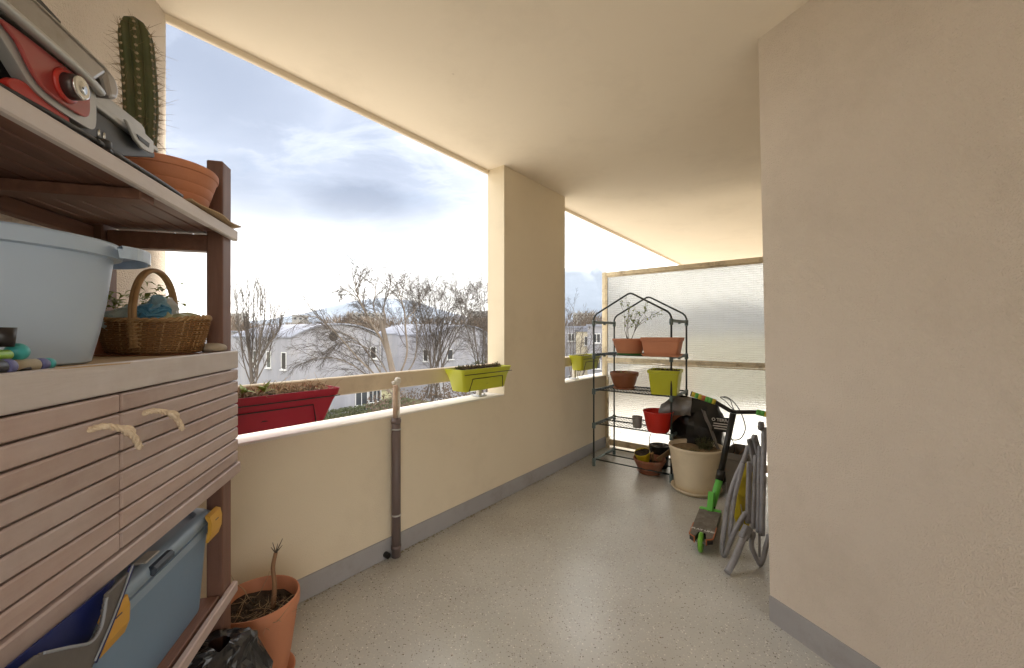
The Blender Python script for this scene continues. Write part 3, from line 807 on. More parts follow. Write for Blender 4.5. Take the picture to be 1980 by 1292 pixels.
# ================================================================== pots
def pot(name, label, loc, r0, r1, h, mt, rz=0.0, rim=.02, rimw=.006, wall=.006, fill=.8, oval=(1, 1), soil='soil', bands=0, saucer=None, group=None, cat='pot', foot=0.0):
    """turned pot: body with rolled rim, hollow inside, earth and optional saucer"""
    t = thing(name, label, cat, loc, rz, group)
    z0 = 0.0
    if saucer:
        sr, shh, sm = saucer
        m = MB(); m.lathe([(0, .003), (sr * .80, .0), (sr * .86, .002), (sr, shh), (sr - .005, shh + .001), (sr * .83, .008), (0, .007)], 36, sx=oval[0], sy=oval[1]); m.build('saucer', sm, t)
        z0 = .009
    m = MB()
    pr = [(0, z0), (r0 * .96, z0), (r0, z0 + .006)]
    hh = h - rim
    nb = max(bands * 3, 6)
    for k in range(1, nb + 1):
        q = k / nb; rr = r0 + (r1 - rimw - r0) * (q ** .85 if foot == 0 else q ** foot)
        if bands and k % 3 == 0 and k < nb:
            pr += [(rr - .003, z0 + hh * q - .004), (rr + .0, z0 + hh * q)]
        else: pr.append((rr, z0 + hh * q))
    pr += [(r1 - rimw * .2, z0 + hh + .002), (r1, z0 + hh + .006), (r1, z0 + h - .005), (r1 - .003, z0 + h), (r1 - wall, z0 + h), (r1 - wall - .003, z0 + h - .006),
           (r0 + (r1 - r0) * .55 - wall, z0 + h * .5), (r0 * .9 - wall, z0 + .012), (0, z0 + .012)]
    m.lathe(pr, 40, sx=oval[0], sy=oval[1]); m.build('body', mt, t, autosmooth=40)
    if fill:
        rr = (r0 + (r1 - r0) * fill) - wall * .8
        soil_disc(rr * oval[0], rr * oval[1], z0 + h * fill, .005, 28, 7, rng.random() * 50).build('soil', soil, t)
    return t
zs = SH[3] + ZS
p = on_shelf(1217, 686, zs)
t = pot('flower_pot', 'round terracotta bowl holding a thin branching shrub on the top rack shelf', p, .10, .150, .145, 'terracotta', bands=2, fill=.85)
m = MB(); m.lathe([(0, .0), (.098, .0), (.108, .004), (.112, .018), (.109, .018), (0, .006)], 32, (0, 0, -.002)); m.build('saucer', 'green_plastic', t)
def shrub(t, z, h, seed, n_main=4, spread=.35, leafs='leaf_green', lsz=.02):
    g = random.Random(seed); m = MB(); lf = MB()
    def grow(p, d, L, r, lvl):
        pts = [p]; q = p.copy()
        for k in range(5):
            d = (d + Vector((g.gauss(0, .14), g.gauss(0, .14), .05))).normalized(); q = q + d * L / 5; pts.append(q.copy())
        m.tube(pts, [r * (1 - .12 * k) for k in range(6)], 5)
        if lvl < 2:
            for k in (2, 3, 4, 5):
                if g.random() < .75:
                    dd = (d + Vector((g.gauss(0, .6), g.gauss(0, .6), .2))).normalized(); grow(pts[k], dd, L * g.uniform(.35, .6), r * .6, lvl + 1)
        if lvl >= 1:
            for k in range(2, 6):
                for w in range(g.choice((0, 1, 1, 2))): leaf(lf, pts[k], (g.gauss(0, 1), g.gauss(0, 1), g.gauss(.1, .6)), lsz * g.uniform(.6, 1.2), lsz * .6)
    for i in range(n_main):
        a = 2 * PI * i / n_main + g.random()
        grow(Vector((.015 * math.cos(a), .015 * math.sin(a), z)), Vector((spread * math.cos(a), spread * math.sin(a), 1)).normalized(), h * g.uniform(.75, 1.0), .0028, 0)
    m.build('stems', 'twig', t); lf.build('leaves', leafs, t)
shrub(t, .12, .28, 5, 5, .34, lsz=.027)

def square_pot(name, label, loc, rz, L, W, h, mt, taper=.8, saucer=None, fill=.84):
    t = thing(name, label, 'pot', loc, rz)
    z0 = 0
    if saucer:
        m = MB(); m.loft([rrect(L * .86, W * .86, .015, 0), rrect(L * .97, W * .97, .018, .022), rrect(L * .95, W * .95, .016, .022), rrect(L * .84, W * .84, .013, .006)], True, True)
        m.build('saucer', saucer, t, autosmooth=35); z0 = .008
    m = MB()
    m.loft([rrect(L * taper, W * taper, .018, z0), rrect(L * taper + .004, W * taper + .004, .018, z0 + .005), rrect(L - .018, W - .018, .02, z0 + h - .03), rrect(L - .004, W - .004, .02, z0 + h - .028),
            rrect(L, W, .02, z0 + h), rrect(L - .012, W - .012, .016, z0 + h), rrect(L - .03, W - .03, .016, z0 + h - .03), rrect(L * taper - .008, W * taper - .008, .014, z0 + .012)], True, True)
    m.build('body', mt, t, autosmooth=35)
    k = taper + (1 - taper) * fill
    soil_disc(L * k / 2 - .012, W * k / 2 - .012, z0 + h * fill, .006, 36, 7, 3.3, rect=True).build('soil', 'soil', t)
    return t
p = on_shelf(1281, 690, zs)
square_pot('flower_pot', 'rectangular terracotta trough with saucer on the top rack shelf', p + Vector((0.02, .06, 0)), PAR_ROT - R(85), .32, .2, .15, 'terracotta', .8, 'terracotta')
zs = SH[2] + ZS
p = on_shelf(1207, 752, zs)
t = pot('flower_pot', 'brown glazed clay bowl with seedlings on the second rack shelf', p, .085, .135, .155, 'terracotta_brown', rim=.035, fill=.86, saucer=(.108, .016, 'terracotta_old'), foot=.8)
tw = MB(); l2 = MB(); twigs(26, (.08, .08), .14, .05, .001, .5, 31, .3, l2, .016).build('stems', 'leaf_green', t); l2.build('leaves', 'leaf_green', t)
p = on_shelf(1285, 763, zs)
t = square_pot('flower_pot', 'square lime green pot full of soil on the second rack shelf', p + Vector((.03, .06, 0)), PAR_ROT + R(8), .27, .27, .215, 'lime_plastic', .78, None, .93)
moss(90, (.09, .09), .2, .016, 77).build('dead_leaves', 'dry_brown', t)
twigs(20, (.09, .09), .2, .05, .001, 1, 78).build('stems', 'dry_grass', t)
zs = SH[1] + ZS
t = pot('flower_pot', 'scarlet oval plastic basin on the third rack shelf', on_shelf(1276, 838, zs) + Vector((.01, .07, 0)), .095, .14, .185, 'scarlet_plastic', rz=PAR_ROT, rim=.012, rimw=.005, wall=.004, fill=0, oval=(1.0, .92))
p_red = Vector(t.location)
pot('flower_pot', 'orange brown clay pot with soil behind the scarlet basin', p_red + Dv * .245 + Nv * .10, .085, .135, .155, 'terracotta_old', rim=.022, fill=.9)
t = pot('plastic_cup', 'short grey nursery pot beside the scarlet basin on the third shelf', p_red - Nv * .20 + Dv * .03, .038, .047, .105, 'grey_pot', rim=.01, rimw=.002, wall=.003, fill=.85)
pot('plastic_cup', 'tall pale grey nursery pot behind the grey nursery pot', p_red - Nv * .125 + Dv * .23, .045, .064, .15, 'white_pot', rim=.012, rimw=.003, wall=.003, fill=.92)
# bottom: clay bowl stuffed with a tilted yellow pot and broken wood
p = floor_pt(1259, 922)
bowl = pot('flower_pot', 'weathered clay bowl on the floor under the rack holding a yellow pot', p + Vector((.02, .10, .004)), .085, .145, .125, 'terracotta_old', rim=.02, fill=.6, saucer=(.11, .02, 'terracotta_brown'))
pb = Vector(bowl.location)
yp = pot('flower_pot', 'small yellow plastic pot with soil tilted inside the weathered clay bowl', pb + Vector((-.045, .01, .096)), .045, .072, .105, 'yellow_plastic', rim=.012, rimw=.003, wall=.003, fill=.93)
yp.rotation_euler = (R(12), R(-16), 0)
bp = pot('flower_pot', 'black nursery pot of soil behind the clay bowl at the rack foot', pb + Vector((.155, .17, -.004)), .075, .10, .21, 'black_plastic', rim=.014, wall=.003, fill=.95)
mat('raw_wood', (0.42, 0.27, 0.13), rough=.8, color2=(0.28, 0.17, 0.08), vscale=9, stretch=(1, 1, .15), bump=.2)
for i, (dx, dy, rx, ry, ln, lab) in enumerate(((.03, .0, 25, 28, .12, 'short broken wood stick leaning beside the yellow pot'), (.085, .03, 18, 52, .15, 'flat wood offcut leaning over the right edge of the clay bowl'))):
    t = thing('wood_offcut', lab, 'wood', pb + Vector((dx, dy, .105)), 0, 'wood offcuts in the clay bowl')
    m = MB(); m.box((0, 0, ln / 2), (.03 if i == 0 else .045, .014, ln), bev=.002); o = m.build('stick', 'raw_wood', t)
    t.rotation_euler = (R(rx), R(ry if i else -ry), R(20))
# big cream pot
cp = floor_pt(1346, 948)
t = pot('flower_pot', 'large cream plastic pot with saucer and sparse thyme beside the rack', cp, .155, .212, .36, 'cream_pot', rim=.028, rimw=.008, wall=.008, fill=.9, saucer=(.195, .035, 'cream_pot'))
mat('pot_compost', (0.30, 0.215, 0.115), rough=.95, color2=(0.17, 0.11, 0.06), vscale=30, bump=.6, bscale=120)
for ch in t.children:
    if ch.name.startswith('soil'): ch.data.materials.clear(); ch.data.materials.append(MATS['pot_compost'])
lf = MB(); tg = random.Random(9); mm = MB()
for i in range(60):
    b0_ = Vector((.08 + tg.gauss(0, .028), .03 + tg.gauss(0, .03), .325)); d = Vector((tg.gauss(0, .5), tg.gauss(0, .5), 1)).normalized(); L = tg.uniform(.05, .115)
    mm.tube([b0_, b0_ + d * L * .5, b0_ + d * L], .0011, 4)
    for k in range(14):
        q = b0_ + d * L * tg.uniform(.15, 1); leaf(lf, q, (tg.gauss(0, 1), tg.gauss(0, 1), tg.gauss(.4, .5)), .013, .007)
for i in range(50):
    q = Vector((-.06 + tg.gauss(0, .045), -.04 + tg.gauss(0, .04), .334)); leaf(lf, q, (tg.gauss(0, 1), tg.gauss(0, 1), .3), .018, .009)
mm.build('stems', 'twig', t); lf.build('leaves', 'leaf_dark', t)

# ================================================================== lettering
def text_mesh(body, size, M, name, m, parent, bold=0.0, lines=1.0):
    cu = bpy.data.curves.new('lettering_curve', 'FONT'); cu.body = body; cu.size = size; cu.align_x = 'CENTER'; cu.align_y = 'CENTER'
    cu.offset = bold; cu.space_line = lines
    o = bpy.data.objects.new('lettering_curve', cu); COL.objects.link(o)
    dg = bpy.context.evaluated_depsgraph_get(); me = bpy.data.meshes.new_from_object(o.evaluated_get(dg))
    bpy.data.objects.remove(o); bpy.data.curves.remove(cu)
    me.transform(M); me.materials.clear(); me.materials.append(MATS[m])
    ob = bpy.data.objects.new(name, me); COL.objects.link(ob); ob.parent = parent
    return ob

# ================================================================== kick scooter
mat('scooter_green', (0.12, 0.50, 0.075), rough=.35, var=.06, vscale=8)
mat('wheel_green', (0.12, 0.34, 0.02), rough=.4, var=.08, vscale=12)
mat('scooter_black', (0.010, 0.009, 0.008), rough=.38, var=.1)
mat('grip_tape', (0.115, 0.098, 0.075), rough=.9, color2=(0.17, 0.15, 0.125), vscale=26, bump=.6, bscale=400, dirt=(0.32, 0.29, 0.25), dirt_amt=.5, dirt_scale=18)
mat('scooter_orange', (0.40, 0.12, 0.04), rough=.5, var=.1)
mat('grip_yellow', (0.50, 0.40, 0.03), rough=.6, var=.06)
mat('grip_green', (0.10, 0.38, 0.06), rough=.6, var=.06)
mat('print_white', (0.62, 0.60, 0.56), rough=.7, var=.1, vscale=40)
sr = Vector((1.113, 2.375, 0)); sf = Vector((1.338, 2.722, 0))
sdir = (sf - sr).normalized(); sang = math.atan2(sdir.y, sdir.x)
sc = thing('kick_scooter', 'green and black kick scooter leaning with its deck towards the camera', 'scooter', sr, sang)
DL = (sf - sr).length; ZD = .092
m = MB(); hw = .066; no = .020
outline = [(.0, -hw * .95), (DL, -hw), (DL, hw), (.0, hw * .95), (-.028, no + .012), (.045, no), (.045, -no), (-.028, -no - .012)]
m.extrude([(x, y, ZD - .034) for x, y in outline], (0, 0, .033)); deck = m.build('deck', 'scooter_black', sc, recalc=True)
m = MB(); m.extrude([(x * (1 if x > 0 else .9), y * .965, ZD - .0005) for x, y in outline], (0, 0, .0022)); m.build('grip_tape', 'grip_tape', deck, recalc=True)
m = MB()
for sy in (-1, 1):
    m.seg((-.001, sy * hw * .965, ZD - .002), (.16, sy * hw * .99, ZD - .002), .006, .006)
    m.seg((-.029, sy * (no + .012), ZD - .003), (-.002, sy * hw * .95, ZD - .003), .005, .005)
    m.seg((-.031, sy * (no + .012), ZD - .034), (-.031, sy * (no + .012), ZD), .006, .006, up=(0, 1, 0))
m.build('trim', 'scooter_orange', deck)
text_mesh('PLAY LINE', .028, Matrix.Translation((.075, 0, ZD + .0026)) @ Matrix.Rotation(R(-90), 4, 'Z'), 'lettering', 'print_white', deck, .0012)
def wheel(x, r, m1, m2):
    w = MB(); Mx = Matrix.Rotation(R(90), 3, 'X')
    w.lathe([(r * .55, -.011), (r * .84, -.012), (r * .97, -.0085), (r, 0), (r * .97, .0085), (r * .84, .012), (r * .55, .011)], 28, (x, 0, r), Mx); o = w.build('wheel', m1, sc)
    w = MB(); w.lathe([(0, -.010), (r * .56, -.009), (r * .56, .009), (0, .010)], 20, (x, 0, r), Mx); w.build('hub', m2, o)
    w = MB(); w.tube([(x, -no - .006, r), (x, no + .006, r)], .006, 8); w.build('axle', 'zinc', o)
wheel(-.005, .056, 'wheel_green', 'scooter_black')
wheel(DL + .085, .056, 'scooter_black', 'scooter_black')
inv = Matrix.LocRotScale(sc.location, sc.rotation_euler, None).inverted()
def L_(px, py, Y): return inv @ at_y(px, py, Y)
m = MB(); m.box((DL + .004, 0, ZD - .010), (.035, hw * 2.02, .036), bev=.006)
m.seg((DL - .02, 0, ZD - .005), (DL + .07, 0, .19), .04, .03, up=(1, 0, 0), bev=.006)
m.build('neck', 'scooter_green', sc)
a0, a1, a2 = Vector((DL + .045, 0, .085)), L_(1391, 928, 2.80), L_(1417.5, 800, 2.85)
m = MB(); ax = (a1 - a0)
m.tube([a0, a0 + ax * .5, a1], [.024, .024, .023], 14); m.build('head_tube', 'scooter_green', sc)
m = MB()
for sy in (-1, 1):
    m.seg(a0 + Vector((.01, sy * .018, .0)), Vector((DL + .085, sy * .02, .056)), .006, .026, up=(1, 0, 0))
m.box(a0 + Vector((.012, 0, .012)), (.05, .05, .02), bev=.004); m.build('fork', 'scooter_black', sc)
m = MB(); m.tube([a1 - ax.normalized() * .004, a1.lerp(a2, .5), a2], [.0205, .0205, .0205], 14)
m.tube([a1, a1.lerp(a2, .14)], [.0265, .0265], 14); m.build('stem', 'scooter_black', sc)
bl = [L_(1337.5, 762, 2.98), L_(1384, 778, 2.90), L_(1416, 797, 2.85), L_(1463, 797, 2.77), L_(1480, 801, 2.735)]
m = MB(); m.tube([bl[0], bl[1], bl[1].lerp(bl[2], .85), bl[2].lerp(bl[3], .15), bl[3], bl[4]], .0145, 12); m.build('handlebar', 'scooter_black', sc)
def grip(a, b, cols):
    n = len(cols)
    for i, c in enumerate(cols):
        m = MB(); m.tube([a.lerp(b, i / n), a.lerp(b, (i + 1) / n)], .0195, 14); m.build('grip_band', c, gp)
    m = MB(); m.tube([a + (a - b).normalized() * .006, a], [.021, .0215], 14); m.build('end_cap', 'scooter_black', gp)
gp = MB().tube([bl[0].lerp(bl[1], .02), bl[1]], .0185, 12).build('grip', 'grip_green', sc)
grip(bl[0], bl[1], ['grip_yellow', 'grip_green', 'grip_yellow', 'scooter_orange', 'grip_green', 'grip_green', 'grip_yellow'])
gp = MB().tube([bl[3], bl[4]], .0185, 12).build('grip', 'grip_green', sc)
grip(bl[4] + (bl[4] - bl[3]) * .9, bl[3], ['grip_green', 'grip_yellow', 'grip_green', 'grip_green'])

# ================================================================== folded garden chair
mat('grey_metal', (0.28, 0.28, 0.30), rough=.42, var=.08, vscale=12, bump=.05, dirt=(0.10, 0.09, 0.08), dirt_amt=.5, dirt_scale=16)
mat('grey_plastic', (0.22, 0.22, 0.235), rough=.5, var=.08)
fc = thing('folded_chair', 'folded grey metal garden chair standing against the wall corner', 'chair', floor_pt(1440, 1090))
fo = Vector(fc.location)
def tubes(name, pts, r, mt='grey_metal', n=10, smooth=6):
    q = [at_y(*p) - fo for p in pts]
    for v in q: v.z = max(v.z, r)
    m = MB(); m.tube(bez(q, smooth), r, n); return m.build(name, mt, fc)
tubes('leg_frame', [(1447, 862, 2.40), (1438, 890, 2.39), (1422, 925, 2.38), (1409, 966, 2.37), (1401.5, 1013, 2.35), (1396.5, 1055, 2.33), (1398, 1072, 2.32), (1403.5, 1071, 2.31), (1413, 1045, 2.30), (1426, 1017, 2.31), (1441, 992, 2.32)], .0135)
tubes('seat_frame', [(1437, 897, 2.36), (1427, 935, 2.355), (1420, 964, 2.35), (1415, 999, 2.34), (1411, 1032, 2.33), (1414, 1039, 2.325), (1419, 1032, 2.32), (1433, 1008, 2.32), (1444, 990, 2.32)], .0115)
def flat(name, a, b, w, d, mt='grey_metal'):
    a, b = at_y(*a) - fo, at_y(*b) - fo
    m = MB(); m.seg(a, b, d, w, up=(1, .25, 0), bev=.004); return m.build(name, mt, fc)
flat('back_bar', (1449, 893, 2.345), (1446, 1012, 2.31), .030, .018)
flat('back_bar', (1461, 880, 2.335), (1456, 1022, 2.295), .022, .020)
flat('back_bar', (1468.5, 862, 2.325), (1465, 1030, 2.28), .019, .020)
flat('back_bar', (1478, 826, 2.315), (1473, 1036, 2.265), .026, .024)
flat('hinge_plate', (1451, 848, 2.36), (1462, 900, 2.35), .050, .016, 'grey_plastic')
flat('hinge_plate', (1458, 842, 2.345), (1468, 880, 2.34), .040, .014, 'grey_plastic')
for (px, py, Y, r) in ((1471.5, 824, 2.31, .026), (1459, 847, 2.33, .020), (1455, 1035, 2.26, .022), (1441, 1030, 2.24, .022)):
    c = at_y(px, py, Y) - fo
    m = MB(); m.lathe([(0, -.010), (r, -.009), (r, .009), (0, .010)], 18, c, Euler((R(90), 0, R(38))).to_matrix()); o = m.build('hinge_disc', 'grey_plastic', fc)
    m = MB(); m.lathe([(0, 0), (.006, .001), (.004, .004), (0, .005)], 10, c + Vector((-.0078, -.0088, 0)) * .9, Euler((R(90), 0, R(-38))).to_matrix()); m.build('rivet', 'zinc', o)
flat('sleeve', (1447, 1018, 2.25), (1436, 1042, 2.235), .046, .034, 'grey_plastic')
tubes('rear_leg', [(1446, 1020, 2.25), (1436, 1043, 2.23), (1420, 1082, 2.17), (1406, 1113, 2.135)], .0175)
tubes('front_leg', [(1455, 1036, 2.26), (1453, 1056, 2.25), (1459, 1072, 2.24), (1466, 1086, 2.225), (1470, 1094, 2.22), (1475, 1083, 2.215), (1481, 1058, 2.21), (1487, 1034, 2.21)], .0125)
flat('strut', (1468.5, 1030, 2.255), (1468.5, 1078, 2.235), .014, .012)
tubes('wire_brace', [(1432, 975, 2.36), (1436, 1000, 2.35), (1438, 1020, 2.34)], .0022, 'zinc', 6)

# ================================================================== things behind the scooter
# dark trough with dry sticks
mat('dark_trough', (0.15, 0.13, 0.105), rough=.6, var=.12, vscale=6)
tp = Vector((1.80, 3.18, 0))
t = thing('plant_trough', 'dark grey tall planter with dry orange sticks behind the scooter stem', 'planter', tp, PAR_ROT - R(6))
m = MB(); L, W, h = .34, .18, .37
m.loft([rrect(L * .7, W * .7, .02, .0), rrect(L - .02, W - .02, .02, h - .05), rrect(L, W, .02, h - .045), rrect(L, W, .02, h), rrect(L - .02, W - .02, .016, h), rrect(L * .8, W * .8, .016, h - .16)], True, True)
m.build('body', 'dark_trough', t, autosmooth=35)
soil_disc(L * .39, W * .39, h - .15, .012, 32, 7, 8.1, rect=True).build('soil', 'pot_compost', t)
mat('dry_orange', (0.36, 0.17, 0.06), rough=.85, var=.2, vscale=20)
twigs(22, (.12, .07), h - .15, .20, .003, .6, 41, .2).build('stems', 'dry_orange', t)
twigs(70, (.14, .08), h - .14, .10, .0015, 1.2, 42, .5).build('dead_leaves', 'dry_orange', t)

def crumple(name, m, parent, nx, ny, f, amp, sc_, seed, thick=.0):
    """sheet f(u,v) with creases"""
    g = MB(); vs = []; fs = []
    for j in range(ny + 1):
        for i in range(nx + 1):
            p = Vector(f(i / nx, j / ny))
            n1 = mnoise.noise_vector(p * sc_ + Vector((seed, 0, seed))); n2 = mnoise.noise_vector(p * sc_ * 2.7 + Vector((0, seed, 0)))
            rid = 1 - abs(mnoise.noise(p * sc_ * 1.4 + Vector((seed * 2, 1, 0)))) * 2
            vs.append(p + n1 * amp + n2 * amp * .45 + n1.normalized() * rid * amp * .35)
    for j in range(ny):
        for i in range(nx):
            a = j * (nx + 1) + i; fs.append((a, a + 1, a + nx + 2, a + nx + 1))
    g.add(vs, fs, False); return g.build(name, m, parent)
mat('yellow_sack', (0.50, 0.40, 0.02), rough=.45, var=.1, vscale=8)
t = thing('yellow_bag', 'bright yellow plastic bag wedged behind the folded chair', 'bag', Vector((at_y(1438, 900, 2.60).x, 2.60, 0)))
def yb(u, v):
    a = 2 * PI * u; w = .055 * (1 - .55 * abs(2 * v - 1) ** 2.2) + .008
    return (w * math.cos(a) * 1.0, w * math.sin(a) * .5, .01 + .44 * v)
crumple('bag', 'yellow_sack', t, 28, 22, yb, .016, 9, 3.0)

# black sack of potting soil, top folded over to the left
mat('black_sack', (0.008, 0.008, 0.008), rough=.28, var=.2, vscale=6)
mat('sack_inside', (0.115, 0.10, 0.085), rough=.3, color2=(0.19, 0.18, 0.175), vscale=7)
bk = at_y(1352, 860, 3.56); bk.z = 0
t = thing('soil_sack', 'black plastic sack of potting soil slumped against the glass screen', 'bag', bk, PAR_ROT - PI / 2)
def sack(u, v):
    a = 2 * PI * u
    top = max(0.0, (v - .72) / .28)
    w = .235 * (1 - .10 * v) * (1 - top * .12); d = .12 * (1 - top * .72) + .012
    if v < .08: w *= .85 + .15 * v / .08; d *= .8 + .2 * v / .08
    ex = .62
    c, s = math.cos(a), math.sin(a)
    x = w * math.copysign(abs(c) ** ex, c); y = d * math.copysign(abs(s) ** ex, s)
    return (x - .03 * v, y + .03 * v, .008 + .66 * v + .05 * math.sin(a * .5) * top)
crumple('sack', 'black_sack', t, 56, 40, sack, .016, 6.5, 1.3)
def flap(u, v):
    return (-.285 + .26 * u, -.150 + .03 * u - .05 * v * (1 - u * .4) - .03 * math.sin(PI * v), .625 + .075 * u * (1 - v) + .03 * math.sin(3.1 * u) - .115 * v * (1 - .55 * u) + .03 * (1 - v))
crumple('folded_flap', 'sack_inside', t, 22, 14, flap, .011, 10, 5.2)
def flap2(u, v):
    return (.06 + .20 * u - .02 * v, -.165 - .018 * math.sin(PI * u), .70 - .05 * u - (.22 + .20 * u) * v)
crumple('side_fold', 'sack_inside', t, 12, 14, lambda u, v: (.05 + .035 * u + .17 * v, -.160 - .012 * math.sin(PI * u), .65 - .43 * v - .02 * u), .008, 9, 9.4)
lab = crumple('printed_label', 'black_sack', t, 8, 8, lambda u, v: (.135 + .13 * u, -.172, .48 + .12 * v), .0, 9, 2.0)
text_mesh('O TERRA', .034, Matrix.Translation((.205, -.1745, .575)) @ Matrix.Rotation(R(90), 4, 'X'), 'lettering', 'print_white', lab, .001)
for i, (zz, ww) in enumerate(((.545, .11), (.525, .12), (.505, .10))):
    m = MB(); m.box((.205, -.1735, zz), (ww, .0016, .008)); m.build('print_line', 'print_white', lab)
# loops of black cable over the sack
t = thing('cable', 'loose loops of thin black cable hanging over the soil sack', 'cable', Vector((at_y(1420, 850, 3.2).x, at_y(1420, 850, 3.2).y, 0)))
co = Vector(t.location)
for pts in ([(1393, 768, 3.42), (1405, 768, 3.38), (1418, 777, 3.33), (1430, 793, 3.28), (1438, 812, 3.24), (1441, 830, 3.2), (1434, 846, 3.18), (1424, 851, 3.17), (1414, 850, 3.18)],
            [(1393, 769, 3.42), (1403, 776, 3.38), (1413, 787, 3.34), (1419, 793, 3.3), (1421, 799, 3.28)],
            [(1396, 768, 3.44), (1411, 773, 3.4), (1416, 785, 3.34), (1421, 797, 3.3)],
            [(1414, 846, 3.18), (1418, 856, 3.2), (1420, 872, 3.2), (1416, 884, 3.2), (1412, 960, 3.2)]):
    m = MB(); m.tube(bez([at_y(*p) - co for p in pts], 5), .0042 if len(pts) > 6 else .003, 6); m.build('strand', 'black_rubber', t)
t = thing('cable', 'single black cord hanging from the third rack shelf above the yellow pot', 'cable', at_y(1257, 868, 3.62))
co = Vector(t.location)
m = MB(); m.tube(bez([at_y(*p) - co for p in ((1259, 838, 3.60), (1256, 846, 3.6), (1255.5, 858, 3.61), (1257, 870, 3.64))], 5), .003, 6); m.build('strand', 'black_rubber', t)

# ================================================================== wooden shelf unit on the left
def wood(name, c1, c2, rough=.6, grey=None):
    m = bpy.data.materials.new(name); m.use_nodes = True
    nt = m.node_tree; n = nt.nodes; l = nt.links; b = n['Principled BSDF']
    t = n.new('ShaderNodeTexCoord'); oi = n.new('ShaderNodeObjectInfo')
    ad = n.new('ShaderNodeVectorMath'); ad.operation = 'ADD'; l.new(t.outputs['Object'], ad.inputs[0])
    cm = n.new('ShaderNodeCombineXYZ')
    for i in range(3):
        mu = n.new('ShaderNodeMath'); mu.operation = 'MULTIPLY'; l.new(oi.outputs['Random'], mu.inputs[0]); mu.inputs[1].default_value = 17.3 + 9 * i; l.new(mu.outputs[0], cm.inputs[i])
    l.new(cm.outputs[0], ad.inputs[1])
    mp_ = n.new('ShaderNodeMapping'); l.new(ad.outputs[0], mp_.inputs[0]); mp_.inputs['Scale'].default_value = (2.2, 26, 26)
    nz = n.new('ShaderNodeTexNoise'); l.new(mp_.outputs[0], nz.inputs['Vector']); nz.inputs['Scale'].default_value = 1.6; nz.inputs['Detail'].default_value = 9; nz.inputs['Roughness'].default_value = .65; nz.inputs['Distortion'].default_value = .6
    r = n.new('ShaderNodeValToRGB'); l.new(nz.outputs[0], r.inputs[0])
    r.color_ramp.elements[0].position = .28; r.color_ramp.elements[1].position = .72
    r.color_ramp.elements[0].color = (*c2, 1); r.color_ramp.elements[1].color = (*c1, 1)
    col = r.outputs[0]
    # board-to-board tone
    hv = n.new('ShaderNodeHueSaturation'); l.new(col, hv.inputs['Color'])
    mr = n.new('ShaderNodeMapRange'); l.new(oi.outputs['Random'], mr.inputs[0]); mr.inputs[3].default_value = .86; mr.inputs[4].default_value = 1.12; l.new(mr.outputs[0], hv.inputs['Value'])
    col = hv.outputs[0]
    if grey:
        gz = n.new('ShaderNodeTexNoise'); l.new(ad.outputs[0], gz.inputs['Vector']); gz.inputs['Scale'].default_value = 3.5; gz.inputs['Detail'].default_value = 8; gz.inputs['Roughness'].default_value = .7
        gr = n.new('ShaderNodeValToRGB'); l.new(gz.outputs[0], gr.inputs[0]); gr.color_ramp.elements[0].position = .35; gr.color_ramp.elements[1].position = .75
        gr.color_ramp.elements[0].color = (.15,) * 3 + (1,); gr.color_ramp.elements[1].color = (.8,) * 3 + (1,)
        mx = n.new('ShaderNodeMix'); mx.data_type = 'RGBA'; l.new(gr.outputs[0], mx.inputs[0]); l.new(col, mx.inputs[6]); mx.inputs[7].default_value = (*grey, 1); col = mx.outputs[2]
    l.new(col, b.inputs['Base Color']); b.inputs['Roughness'].default_value = rough
    bp = n.new('ShaderNodeBump'); bp.inputs['Strength'].default_value = .25; bp.inputs['Distance'].default_value = .004; l.new(nz.outputs[0], bp.inputs['Height']); l.new(bp.outputs[0], b.inputs['Normal'])
    MATS[name] = m
wood('stained_wood', (0.23, 0.115, 0.080), (0.155, 0.074, 0.052), .55)
wood('weathered_wood', (0.45, 0.32, 0.275), (0.32, 0.21, 0.175), .5, grey=(0.56, 0.49, 0.48))
wood('bleached_wood', (0.60, 0.53, 0.50), (0.48, 0.40, 0.37), .5, grey=(0.66, 0.63, 0.63))

SU = R(-15.0)
Uf = Vector((math.sin(SU), math.cos(SU), 0))
O5 = at_y(447, 646, 1.30); O5.z = 0
# local frame: x runs along the front towards the camera, y into the wall, z up
SROT = math.atan2(-Uf.y, -Uf.x)
su = thing('shelf_unit', 'weathered brown slatted wooden shelf unit with a two door cabinet', 'shelf', O5, SROT)
SW, SD = 1.125, 0.345
def F(a, b, z): return O5 - Uf * a + Vector((Uf.x * 0 - math.cos(SU), math.sin(SU), 0)) * b + Vector((0, 0, z))
# check that local y really goes into the wall
_ly = Vector((-math.sin(SROT), math.cos(SROT), 0))
YS = 1 if _ly.dot(Vector((-math.cos(SU), math.sin(SU), 0))) > 0 else -1
def board(name, x0, x1, y0, y1, z0, z1, mt, parent=su, bev=.003):
    m = MB(); c = ((x0 + x1) / 2, YS * (y0 + y1) / 2, (z0 + z1) / 2)
    m.box((0, 0, 0), (x1 - x0, y1 - y0, z1 - z0), bev=bev)
    o = m.build(name, mt, parent); o.location = c
    return o
def vboard(name, x0, x1, y0, y1, z0, z1, mt, parent=su, bev=.003):
    """upright: grain (local x) runs along z"""
    m = MB(); m.box((0, 0, 0), (z1 - z0, y1 - y0, x1 - x0), bev=bev)
    o = m.build(name, mt, parent); o.location = ((x0 + x1) / 2, YS * (y0 + y1) / 2, (z0 + z1) / 2); o.rotation_euler = (0, R(90), 0)
    return o
PW, PD = .062, .044
ZT = 1.812
for x in (0, SW - PW):
    vboard('post', x, x + PW, 0, PD, 0, ZT, 'stained_wood')
    vboard('post', x, x + PW, SD - PD, SD, 0, ZT, 'stained_wood')
    board('end_rail', x + .012, x + PW - .012, PD + .001, SD - PD - .001, 1.535, 1.585, 'stained_wood').rotation_euler = (0, 0, 0)
